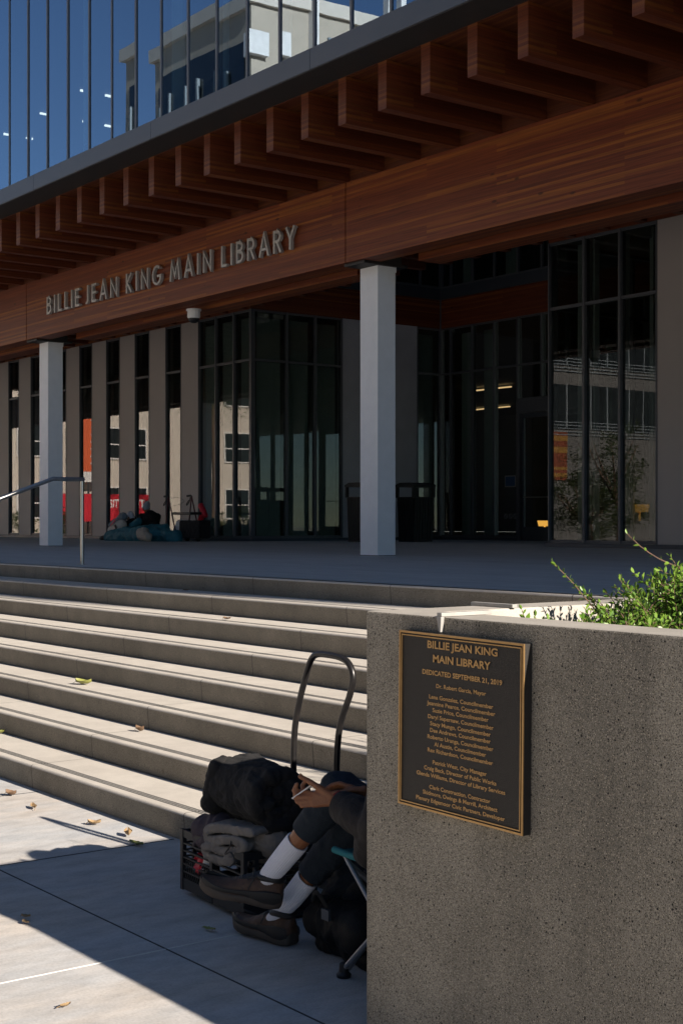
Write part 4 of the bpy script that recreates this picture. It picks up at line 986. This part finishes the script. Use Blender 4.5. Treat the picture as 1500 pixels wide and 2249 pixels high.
# ------------------------------------------------------------------ folding chair
t = empty('folding_chair', (-3.9, 3.35, 0), 'teal folding camp chair with grey metal poles half hidden behind the planter wall', 'chair')
FN, FF, BN, BF = Vector((-4.155,3.135,0)), Vector((-4.14,3.60,0)), Vector((-3.70,3.135,0)), Vector((-3.70,3.60,0))
def up(p, z): return Vector((p.x, p.y, z))
m1 = MB(); legs = [(up(FN,.03), up(BN,.46)), (up(BN,.03), up(FN,.455)), (up(FF,.03), up(BF,.46)), (up(BF,.03), up(FF,.455)), (up(FN+Vector((.01,.012,0)),.03), up(FF,.42)), (up(FF,.03), up(FN+Vector((.01,.012,0)),.42))]
for i, (a, b) in enumerate(legs): obj('leg', MB().tube([a, b], .0095, 10), M['pole'], t, smooth=True)
for a in (FN, FF, BN, BF):
    obj('foot', MB().lathe([(.026, .001), (.028, .012), (.018, .022), (.016, .05), (.010, .055)], a, 14), M['black'], t, smooth=True)
m = MB()
for a, b in ((BN, 1), (BF, 1)): obj('back_pole', MB().tube([up(a,.43), up(a,.93) + Vector((.06,0,0))], .0095, 10), M['pole'], t, smooth=True)
n = 10; vs = []; fs = []
for i in range(n+1):
    for j in range(n+1):
        u, v = i/n, j/n; p = (FN*(1-v) + FF*v)*(1-u) + (BN*(1-v) + BF*v)*u; z = .462 - .05*math.sin(math.pi*u)**.7*math.sin(math.pi*v)
        vs.append(Vector((p.x - (.035 if i == 0 else 0), p.y + (-.012 if j == 0 else .012 if j == n else 0), z - (.004 if i == 0 else 0))))
fs = [(i*(n+1)+j, (i+1)*(n+1)+j, (i+1)*(n+1)+j+1, i*(n+1)+j+1) for i in range(n) for j in range(n)]
s = obj('seat', MB().add(vs, fs), M['teal'], t, smooth=True); so_ = s.modifiers.new('s', 'SOLIDIFY'); so_.thickness = .008
vs = []
for i in range(n+1):
    for j in range(n+1):
        u, v = i/n, j/n; p = (BN*(1-v) + BF*v); vs.append(Vector((p.x + .06*u + .05*math.sin(math.pi*v), p.y, .47 + .46*u)))
s = obj('back', MB().add(vs, fs), M['teal'], t, smooth=True); so_ = s.modifiers.new('s', 'SOLIDIFY'); so_.thickness = .008
obj('hem', MB().tube([FN + Vector((-.04,-.014,.462)), FN*.5+BN*.5 + Vector((0,-.014,.452)), BN + Vector((0,-.014,.46))], .013, 10), M['teal'], t, smooth=True)

# ------------------------------------------------------------------ seated person in the foreground
P = empty('person', (-3.95, 3.3, 0), 'person in navy trousers, dark jacket and white socks sitting cross-legged on the folding chair', 'person')
hipL, hipR = Vector((-3.88,3.26,.52)), Vector((-3.88,3.44,.52))
kL, aL = Vector((-4.245,3.185,.665)), Vector((-4.590,3.075,.268))
kR, aR_ = Vector((-4.30,3.33,.56)), Vector((-4.640,3.190,.125))
shL, shR = Vector((-3.80,3.20,1.00)), Vector((-3.82,3.55,1.00))
elL, elR = Vector((-3.87,3.07,.60)), Vector((-3.90,3.42,.66))
wL, wR = Vector((-4.108,3.060,.660)), Vector((-4.040,3.162,.672))
b = MB()
b.capsule((-3.86,3.28,.53),.115,(-3.86,3.42,.53),.115); b.capsule((-3.85,3.35,.60),.13,(-3.84,3.34,.85),.14); b.capsule((-3.80,3.24,.95),.085,(-3.80,3.48,.95),.085)
b.capsule((-3.82,3.36,1.0),.058,(-3.90,3.35,1.09),.052)
for h, k, a in ((hipL, kL, aL), (hipR, kR, aR_)):
    b.capsule(h, .078, k, .052); b.capsule(k, .050, pt(k, a, .35), .050); b.capsule(pt(k, a, .35), .050, a, .024)
for h, e, w in ((shL, elL, wL), (shR, elR, wR)):
    b.capsule(h, .050, e, .038); b.capsule(e, .038, pt(e, w, .4), .036); b.capsule(pt(e, w, .4), .036, w, .026)
# feet inside the shoes
b.capsule(aL, .024, aL + Vector((-.04,-.05,-.04)), .020); b.capsule(aR_, .024, aR_ + Vector((-.05,-.01,-.05)), .020)
# head, bent forward
hc = Vector((-3.945,3.35,1.17)); b.capsule(hc + Vector((.02,0,.02)), .082, hc + Vector((-.02,0,-.035)), .066)
b.capsule(hc + Vector((-.085,0,-.01)), .012, hc + Vector((-.10,0,-.035)), .015)
b.capsule(hc + Vector((-.055,-.018,-.075)), .014, hc + Vector((-.055,.018,-.075)), .014)
for sgn in (-1, 1):
    b.capsule(hc + Vector((.01, sgn*.078, .005)), .014, hc + Vector((.012, sgn*.082, -.025)), .010)
    b.capsule(hc + Vector((-.072, sgn*.028, .02)), .010, hc + Vector((-.070, sgn*.034, .02)), .010)
# hands: metacarpals, five unequal bent fingers, thumb from the side of the palm
LH = dict(kn=[(-4.150,3.005,.685), (-4.156,2.999,.675), (-4.158,2.996,.662), (-4.152,2.999,.648)],
 f=[[(-4.196,2.985,.690), (-4.213,2.990,.708), (-4.205,2.998,.724)], [(-4.205,2.962,.672), (-4.219,2.958,.694), (-4.212,2.966,.716)], [(-4.200,2.960,.655), (-4.217,2.960,.674), (-4.211,2.967,.694)], [(-4.186,2.968,.641), (-4.200,2.968,.655), (-4.198,2.974,.672)]],
 th=[(-4.120,3.045,.682), (-4.143,3.008,.713), (-4.168,2.985,.733), (-4.186,2.963,.748)])
RH = dict(kn=[(-4.178,3.180,.705), (-4.182,3.190,.695), (-4.180,3.198,.682), (-4.174,3.203,.668)],
 f=[[(-4.203,3.152,.718), (-4.216,3.128,.712), (-4.222,3.108,.702)], [(-4.207,3.160,.704), (-4.222,3.136,.697), (-4.226,3.116,.690)], [(-4.204,3.170,.689), (-4.216,3.148,.680), (-4.212,3.132,.676)], [(-4.196,3.180,.672), (-4.206,3.162,.662), (-4.203,3.148,.658)]],
 th=[(-4.140,3.215,.694), (-4.158,3.180,.698), (-4.180,3.150,.690), (-4.196,3.125,.688)])
SH = Vector((.092, -.070, .004))
RH = {k: ([Vector(p) + SH for p in v] if k != 'f' else [[Vector(p) + SH for p in q_] for q_ in v]) for k, v in RH.items()}
for Hd, w in ((LH, wL), (RH, wR)):
    for i in range(4):
        k = Vector(Hd['kn'][i]); b.capsule(w, .019, k, .0122 - .0008*(i == 3), 10)
        r = [.0098, .0100, .0096, .0085][i]; prev = k
        for j, q_ in enumerate(Hd['f'][i]): b.capsule(prev, r - .0006*j, Vector(q_), r - .0006*(j+1), 10); prev = Vector(q_)
    for i in range(3): b.capsule(Vector(Hd['kn'][i]), .0115, Vector(Hd['kn'][i+1]), .0115, 10)
    th = [Vector(x) for x in Hd['th']]
    b.capsule(w, .020, th[0], .018, 10); b.capsule(th[0], .017, th[1], .0125, 10); b.capsule(th[1], .0120, th[2], .0108, 10); b.capsule(th[2], .0108, th[3], .0092, 10)
body = remesh(b, .0042, 2)
obj('body', body, M['skin'], P, smooth=True, angle=180)
def nail(p, d, n_):
    m = MB(); d = Vector(d).normalized(); n_ = Vector(n_).normalized(); s_ = d.cross(n_).normalized()
    m.obox(Vector(p), d*.0055, s_*.0045, n_*.0012); return m
obj('nail', nail((-4.1835,2.9640,.7565), (-.5,-.6,.5), (.2,.1,1)), M['paleskin'] if 'paleskin' in M else M['skin'], P)
# hair
hm = MB(); hm.capsule(hc + Vector((.03,0,.032)), .085, hc + Vector((.02,0,.0)), .080); hm = remesh(hm, .008, 1)
obj('hair', crumple(hm, .006, 40, seed=2), M['black'], P, smooth=True, angle=180)
# trousers: two legs rolled at mid calf
def along(p0, p1, prof, seg=26, rib=0, ribn=22, bend=None):
    """lofted sleeve from p0 to p1: prof = [(t, radius)]"""
    p0, p1 = Vector(p0), Vector(p1); t = (p1-p0).normalized(); u = t.orthogonal().normalized(); w = t.cross(u); vs = []; fs = []
    for (s, r) in prof:
        c = p0.lerp(p1, s) + (bend*math.sin(math.pi*s) if bend is not None else Vector((0,0,0)))
        for k in range(seg):
            a = 2*math.pi*k/seg; rr_ = r + (rib*math.cos(a*ribn) if rib else 0); vs.append(c + (u*math.cos(a) + w*math.sin(a))*rr_)
    n = len(prof)
    for i in range(n-1):
        for k in range(seg): k2 = (k+1) % seg; fs.append((i*seg+k, i*seg+k2, (i+1)*seg+k2, (i+1)*seg+k))
    return vs, fs
tr = MB()
for h, k, a, hem in ((hipL, kL, aL, .44), (hipR, kR, aR_, .62)):
    tr.capsule(h, .098, k + Vector((-.005,0,0)), .068); tr.capsule(k, .064, pt(k, a, hem-.19), .061)
tr.capsule((-3.85,3.27,.53),.125,(-3.85,3.43,.53),.125)
tr = crumple(remesh(tr, .007, 3), .008, 8, (1,1,1), 3)
trousers = obj('trousers', tr, M['navy'], P, smooth=True, angle=180)
for k, a, hem in ((kL, aL, .44), (kR, aR_, .62)):
    vs, fs = along(pt(k, a, hem-.34), pt(k, a, hem), [(0,.056), (.15,.063), (.4,.0645), (.7,.061), (.97,.058), (1.0,.0575), (1.0,.0545), (.8,.053)], 32)
    obj('hem', MB().add(vs, fs), M['navy'], trousers, smooth=True, angle=60)
# jacket
jk = MB()
jk.capsule((-3.83,3.28,.56),.135,(-3.83,3.42,.56),.135); jk.capsule((-3.81,3.36,.62),.15,(-3.77,3.36,.86),.15); jk.capsule((-3.80,3.24,.96),.095,(-3.80,3.50,.96),.095); jk.capsule((-3.81,3.36,1.0),.085,(-3.85,3.36,1.05),.072)
for h, e, w in ((shL, elL, wL), (shR, elR, wR)):
    jk.capsule(h, .078, e, .066); jk.capsule(e, .066, pt(e, w, .5), .058); jk.capsule(pt(e, w, .5), .058, pt(e, w, .78), .047)
jk.capsule(elL + Vector((.0,.0,.0)), .07, (-3.96,3.11,.50), .06); jk.capsule((-4.0,3.13,.55),.05,(-3.9,3.16,.47),.07)
jk = crumple(remesh(jk, .008, 3), .010, 7, (1,1,.7), 6)
jacket = obj('jacket', jk, M['jacket'], P, smooth=True, angle=180)
for e, w in ((elL, wL), (elR, wR)):
    vs, fs = along(pt(e, w, .66), pt(e, w, .90), [(0,.044), (.35,.047), (.7,.043), (.97,.040), (1,.039), (1,.034), (.75,.032)], 28)
    obj('cuff', MB().add(vs, fs), M['jacket'], jacket, smooth=True, angle=60)
# socks and shoes
def sock(k, a, s0, heel, toe):
    vs, fs = along(pt(k, a, s0), a + (a-Vector(k)).normalized()*.015, [(.06,.040), (.0,.041), (.0,.0455), (.08,.0460), (.3,.0445), (.55,.0425), (.8,.0375), (1.0,.026)], 132, .0011, 33)
    so2 = obj('sock', MB().add(vs, fs), M['sock'], P, smooth=True, angle=70)
    ft = remesh(MB().capsule(a, .034, Vector(a) + Vector(toe), .030), .006, 1); obj('sock_foot', ft, M['sock'], so2, smooth=True, angle=180)
    return so2
def shoe(heel, toe, upv, ankle, L, knee):
    heel, toe = Vector(heel), Vector(toe); f = (toe-heel).normalized(); upv = Vector(upv); upv = (upv - f*upv.dot(f)).normalized(); s = f.cross(upv)
    def X(a, b, c): return heel + f*(a*L) + s*b + upv*c
    # (station, half width, height of upper, sole bottom lift)
    ST = [(-.02,.020,.092,.010), (.0,.032,.112,.003), (.08,.041,.121,.0), (.2,.043,.112,.0), (.32,.043,.114,.002), (.45,.043,.099,.004), (.58,.047,.082,.004), (.70,.050,.069,.004), (.82,.047,.060,.009), (.91,.039,.053,.017), (.97,.026,.046,.026), (1.0,.010,.040,.032)]
    def loft(fn, n=20):
        vs = []; fs = []
        for st_ in ST:
            for k in range(n): vs.append(fn(st_, 2*math.pi*k/n))
        for i in range(len(ST)-1):
            for k in range(n): k2 = (k+1) % n; fs.append((i*n+k, i*n+k2, (i+1)*n+k2, (i+1)*n+k))
        fs += [tuple(range(n))[::-1], tuple(range((len(ST)-1)*n, len(ST)*n))]; return MB().add(vs, fs)
    def up_fn(st_, a):
        x, w, h, lift = st_; ca, sa = math.cos(a), math.sin(a); z0 = lift + .032
        return X(x, w*(1 - .25*max(0, sa)**2)*math.copysign(abs(ca)**.75, ca), z0 + (h - .032)*max(0, sa)**.75 - .004*max(0, -sa))
    def sole_fn(st_, a):
        x, w, h, lift = st_; ca, sa = math.cos(a), math.sin(a)
        wv = .003*math.sin(x*9)
        return X(x*1.02 - .008, (w+.0045)*math.copysign(abs(ca)**.5, ca), lift + .019 + (.020 + wv)*math.copysign(abs(sa)**.35, sa))
    sh = obj('shoe', loft(up_fn), M['shoe'], P, smooth=True, angle=60)
    obj('sole', loft(sole_fn, 24), M['sole'], sh, smooth=True, angle=50)
    # padded collar, heel counter, rand, laces
    col = [X(.155 + .155*math.cos(a*.3927), .040*math.sin(a*.3927), .117 - .005*math.cos(a*.3927*2)) for a in range(16)]
    obj('collar', MB().tube(col, .0115, 8, closed=True), M['shoedark'], sh, smooth=True)
    m = MB()
    for sg in (-1, 1):
        m.tube([X(x, sg*(w + .0022), lift + .046) for (x, w, h, lift) in ST[1:11]], [.020, .028, .027, .018, .011, .008, .008, .010, .011, .008], 8, flat=(s, .22))
    m.tube([X(.975, -.025, .052), X(1.0, 0, .054), X(.975, .025, .052)], .013, 8, flat=(f, .4))
    obj('trim', m, M['shoedark'], sh, smooth=True)
    m = MB()
    for i in range(5):
        x = .36 + .065*i; h = .118 - .0105*i
        m.tube([X(x, -.024, h-.012), X(x+.01, -.010, h-.0005), X(x+.02, .010, h-.0005), X(x+.03, .024, h-.012)], .0028, 6)
    m.tube([X(.37, 0, .112), X(.36, .03, .118), X(.41, .042, .094), X(.385, .008, .112)], .0024, 6); m.tube([X(.37, 0, .112), X(.35, -.034, .114), X(.40, -.050, .070)], .0024, 6)
    obj('laces', m, M['shoedark'], sh, smooth=True)
    obj('tongue', MB().capsule(X(.33, 0, .112), .024, X(.50, 0, .088), .019, flat=(upv, .4)), M['shoedark'], sh, smooth=True)
    return sh
sock(kL, aL, .545, None, (-.035,-.045,-.03)); sock(kR, aR_, .66, None, (-.05,-.01,-.045))
shoe((-4.560,3.128,.175), (-4.745,2.908,.222), (.35,.10,.93), aL, .315, kL)
shoe((-4.585,3.205,.004), (-4.888,3.150,.004), (0,0,1), aR_, .315, kR)
m = MB().obox((-4.198, 2.978, .688), Vector((-.022,-.026,-.024)), Vector((.010,-.012,.004)).normalized()*.012, Vector((.4,.3,-.7)).normalized()*.0022)
tag(obj('folded_card', m, M['whitev'], bevel=.001), 'small pale card held between the curled fingers of the nearer hand', 'card')
m = MB().capsule((-4.105,3.062,.686), .014, (-4.062,3.092,.672), .016); m = crumple(remesh(m, .005, 1), .004, 40)
tag(obj('red_pouch', m, mat('red_pouch_cloth', (.20, .012, .012), rough=.7), smooth=True), 'small red pouch held in the farther hand of the seated person', 'pouch')

# ------------------------------------------------------------------ people and belongings on the plaza
ZG = ZP + .045
def plaza_person(name, loc, label, rz, coat, hat, pose):
    t = empty('person', loc, label, 'person'); t.rotation_euler.z = rz
    b = MB(); c = MB()
    for a in pose['body']: b.capsule(*a)
    for a in pose['coat']: c.capsule(*a)
    obj('body', remesh(b, .010, 2), M['skin'], t, local=True, smooth=True, angle=180)
    obj('coat', crumple(remesh(c, .014, 2), .022, 5, seed=loc[0]), coat, t, local=True, smooth=True, angle=180)
    h = MB()
    for a in pose['hat']: h.capsule(*a)
    obj('knit_hat', remesh(h, .008, 1), hat, t, local=True, smooth=True, angle=180)
    return t
M['greyknit'] = mat('grey_knit', (.36, .38, .39), (.28, .30, .31), 30, .9, 0, .4, 120)
M['paleknit'] = mat('pale_knit', (.62, .62, .64), (.50, .50, .53), 30, .9, 0, .4, 120)
# seated, bent forward to the left
def head(c, d, s=1.0):
    c, d = Vector(c), Vector(d).normalized(); sdv = d.cross(UZ).normalized(); u2 = sdv.cross(d)
    return [(c, .088*s, c + d*.02 - u2*.05, .070*s), (c + d*.085 - u2*.01, .012, c + d*.105 - u2*.035, .016), (c + d*.07 - u2*.085, .012, c + d*.068 - u2*.085 + sdv*.02, .012), (c + sdv*.085, .015, c + sdv*.088 - u2*.03, .011), (c - sdv*.085, .015, c - sdv*.088 - u2*.03, .011), (c + d*.075 + sdv*.03 + u2*.015, .011, c + d*.075 + sdv*.034 + u2*.015, .011), (c + d*.075 - sdv*.03 + u2*.015, .011, c + d*.075 - sdv*.034 + u2*.015, .011)]
def hand(w, d):
    w, d = Vector(w), Vector(d).normalized(); sdv = d.cross(UZ).normalized(); out = []
    for i in range(4): out += [(w, .018, w + d*.08 + sdv*(.03-.02*i), .012), (w + d*.08 + sdv*(.03-.02*i), .010, w + d*(.145-.012*abs(i-1)) + sdv*(.03-.02*i) - UZ*.02, .008)]
    return out + [(w, .018, w + d*.05 + sdv*.05, .012), (w + d*.05 + sdv*.05, .011, w + d*.09 + sdv*.065, .009)]
pose = dict(body=[((.05,0,.12),.13,(.05,.18,.12),.13), ((.05,.09,.2),.13,(-.16,.08,.52),.13), ((-.2,.08,.6),.055,(-.32,.07,.68),.05), ((.0,-.05,.12),.09,(-.42,-.16,.20),.07), ((-.42,-.16,.2),.07,(-.75,-.2,.08),.05), ((0,.2,.12),.09,(-.40,.26,.2),.07), ((-.4,.26,.2),.07,(-.72,.26,.08),.05), ((-.2,-.1,.55),.05,(-.34,-.16,.33),.04), ((-.34,-.16,.33),.04,(-.52,-.12,.26),.03), ((-.2,.26,.55),.05,(-.34,.26,.33),.04), ((-.34,.26,.33),.04,(-.54,.18,.27),.03)] + head((-.40,.07,.77), (-.85,-.25,-.35)) + hand((-.52,-.12,.26), (-1,.1,-.2)) + hand((-.54,.18,.27), (-1,-.2,-.2)),
 coat=[((.06,0,.12),.16,(.06,.18,.12),.16), ((.05,.09,.22),.19,(-.14,.08,.52),.18), ((-.18,-.04,.54),.10,(-.18,.22,.54),.10), ((-.2,-.1,.55),.08,(-.34,-.16,.33),.07), ((-.34,-.16,.33),.07,(-.48,-.13,.27),.055), ((-.2,.26,.55),.08,(-.34,.26,.33),.07), ((-.34,.26,.33),.07,(-.50,.2,.28),.055), ((0,-.05,.14),.13,(-.42,-.16,.19),.10), ((0,.2,.14),.13,(-.4,.26,.19),.10)],
 hat=[((-.400,.06,.80),.098,(-.385,.07,.855),.088), ((-.37,.07,.87),.075,(-.33,.07,.91),.05)])
plaza_person('a', (-29.92, 16.75, ZG), 'person in a black coat and grey knit hat sitting on the plaza and leaning forward', R(-12), M['blackcloth'], M['greyknit'], pose)
pose2 = dict(body=[((.3,0,.16),.12,(.0,.0,.2),.12), ((.0,0,.2),.13,(-.30,0,.36),.12), ((.3,0,.15),.09,(.8,.05,.14),.07), ((.8,.05,.14),.07,(1.25,.1,.1),.05), ((-.3,0,.38),.06,(-.36,0,.46),.05), ((-.26,-.16,.36),.05,(-.1,-.24,.22),.04), ((-.1,-.24,.22),.035,(.05,-.2,.3),.03)] + head((-.37,-.02,.54), (.55,-.5,.3)) + hand((.05,-.2,.3), (1,.3,.3)),
 coat=[((.3,0,.17),.15,(0,0,.22),.16), ((0,0,.22),.17,(-.28,0,.36),.15), ((-.26,-.15,.36),.08,(-.1,-.24,.22),.07), ((-.1,-.24,.22),.065,(.02,-.21,.28),.05), ((-.28,.1,.36),.1,(-.5,.1,.5),.07)],
 hat=[((-.38,-.02,.57),.098,(-.40,-.01,.62),.088), ((-.35,-.02,.50),.085,(-.36,-.01,.56),.095)])
plaza_person('b', (-30.24, 16.6, ZG), 'person reclining in dark clothes with a pale knit hat beside the seated person', R(-8), M['nylon'], M['paleknit'], pose2)
def at_plaza(px, dz=0): return px
pile('sleeping_bag', [((-30.9,16.2,ZG+.08),.10,(-29.9,16.15,ZG+.13),.15), ((-29.9,16.15,ZG+.13),.15,(-29.0,16.2,ZG+.15),.16), ((-29.0,16.2,ZG+.14),.16,(-28.0,16.4,ZG+.09),.12), ((-29.6,16.4,ZG+.16),.14,(-28.8,16.5,ZG+.24),.13), ((-30.8,16.4,ZG+.06),.08,(-30.0,16.5,ZG+.08),.1)], .020, 2, .045, 4.0, 'tealbag', 'teal sleeping bag spread over the legs of the people on the plaza', 'sleeping bag', (.6,1,1))
bg = pile('shopping_bag', [((-30.95,16.35,ZG+.22),.14,(-30.45,16.3,ZG+.36),.13), ((-30.9,16.3,ZG+.14),.12,(-30.45,16.25,ZG+.2),.11)], .016, 2, .012, 7, 'cream', 'bulging cream bag with red and black marks at the left end of the sleeping bag', 'bag', seed=2)
obj('print', MB().obox((-30.62,16.165,ZG+.42), Vector((.10,.01,.06)), Vector((-.02,.02,.03)), Vector((0,.006,0))).obox((-30.44,16.15,ZG+.30), Vector((.03,.01,-.07)), Vector((.03,0,.012)), Vector((0,.006,0)), 1), [M['red'], M['black']], bg)
pile('plastic_wrap', [((-31.15,16.45,ZG+.34),.10,(-30.55,16.4,ZG+.56),.09), ((-31.1,16.45,ZG+.26),.1,(-30.7,16.45,ZG+.4),.1)], .016, 1, .02, 9, 'slat', 'crinkled grey green plastic bundle on top of the cream bag', 'bundle', seed=9)
pile('dark_blanket', [((-31.75,16.45,ZG+.03),.04,(-31.0,16.5,ZG+.12),.10), ((-31.3,16.7,ZG+.12),.10,(-30.4,16.9,ZG+.42),.12), ((-31.6,16.6,ZG+.04),.05,(-30.9,16.8,ZG+.1),.09)], .018, 2, .02, 6, 'nylon', 'dark blanket trailing out at the far left of the sleeping bag', 'blanket', (.6,1,1))
pile('paper_bag', [((-28.60,15.85,ZG+.15),.13,(-28.25,15.8,ZG+.10),.09), ((-28.7,15.87,ZG+.2),.1,(-28.5,15.85,ZG+.22),.09)], .014, 1, .014, 8, 'tan', 'crumpled tan paper bag in front of the sleeping bag', 'bag', seed=5)
pile('white_sack', [((-28.65,16.85,ZG+.24),.14,(-28.25,16.9,ZG+.30),.14), ((-28.6,16.85,ZG+.38),.10,(-28.3,16.9,ZG+.40),.09)], .016, 2, .018, 7, 'whitev', 'crumpled white plastic sack behind the walker frame', 'sack', seed=6)
pile('blue_pillow', [((-30.25,16.5,ZG+.34),.09,(-29.95,16.5,ZG+.45),.08)], .014, 2, .012, 8, 'tealbag', 'small blue cloth bundle between the two people', 'cloth', seed=3)
M['maroon'] = mat('maroon_paint', (.085, .018, .024), None, 10, .4, .3)
wk = empty('walker', (-28.1, 16.7, ZG), 'maroon wheeled walker with black seat, bag and hand grips next to the sleeping bag', 'walker')
for i, x in enumerate((-28.66, -27.83)):
    y = 16.55 + .12*i
    m = MB(); m.tube([(x+.02, y, ZG+1.02), (x-.16, y, ZG+.10)], .016, 8); m.tube([(x+.02, y, ZG+1.02), (x+.30, y+.05, ZG+.10)], .016, 8)
    obj('frame', m, M['maroon'], wk, smooth=True)
    obj('grip', MB().tube([(x-.17, y, ZG+1.03), (x-.02, y, ZG+1.04), (x+.03, y, ZG+1.01)], [.026, .022, .018], 10), M['black'], wk, smooth=True)
    obj('brake_lever', MB().tube(smooth_path([(x-.03, y, ZG+1.0), (x-.08, y, ZG+.90), (x-.19, y, ZG+.82), (x-.20, y, ZG+.85), (x-.10, y, ZG+.93)], 5), .011, 6), M['black'], wk, smooth=True)
    for dx in (-.17, .31):
        w = obj('wheel', MB().tube([(x+dx, y-.02, ZG+.095), (x+dx, y+.02, ZG+.095)], .095, 18), M['black'], wk, smooth=True)
obj('seat', MB().box(-28.36, -27.50, 16.45, 16.78, ZG+.60, ZG+.66), M['black'], wk, bevel=.01)
obj('bag', crumple(remesh(MB().box(-28.02, -27.16, 16.48, 16.76, ZG+.08, ZG+.46), .02, 2), .012, 6), M['blackcloth'], wk, smooth=True)
obj('cable', MB().tube(smooth_path([(-28.55,16.56,ZG+.98), (-28.3,16.6,ZG+1.0), (-28.05,16.62,ZG+.92), (-28.2,16.6,ZG+.85), (-28.5,16.56,ZG+.8)], 6), .005, 5), M['black'], wk)
rc = MB().capsule((-27.62,16.80,ZG+.80), .06, (-27.48,16.82,ZG+.60), .06); rc.capsule((-27.66,16.8,ZG+.46), .055, (-27.56,16.8,ZG+.58), .055)
tag(obj('red_bag', crumple(remesh(rc, .012, 2), .01, 8), M['red'], smooth=True), 'bright red cloth hanging at the right side of the walker', 'cloth')
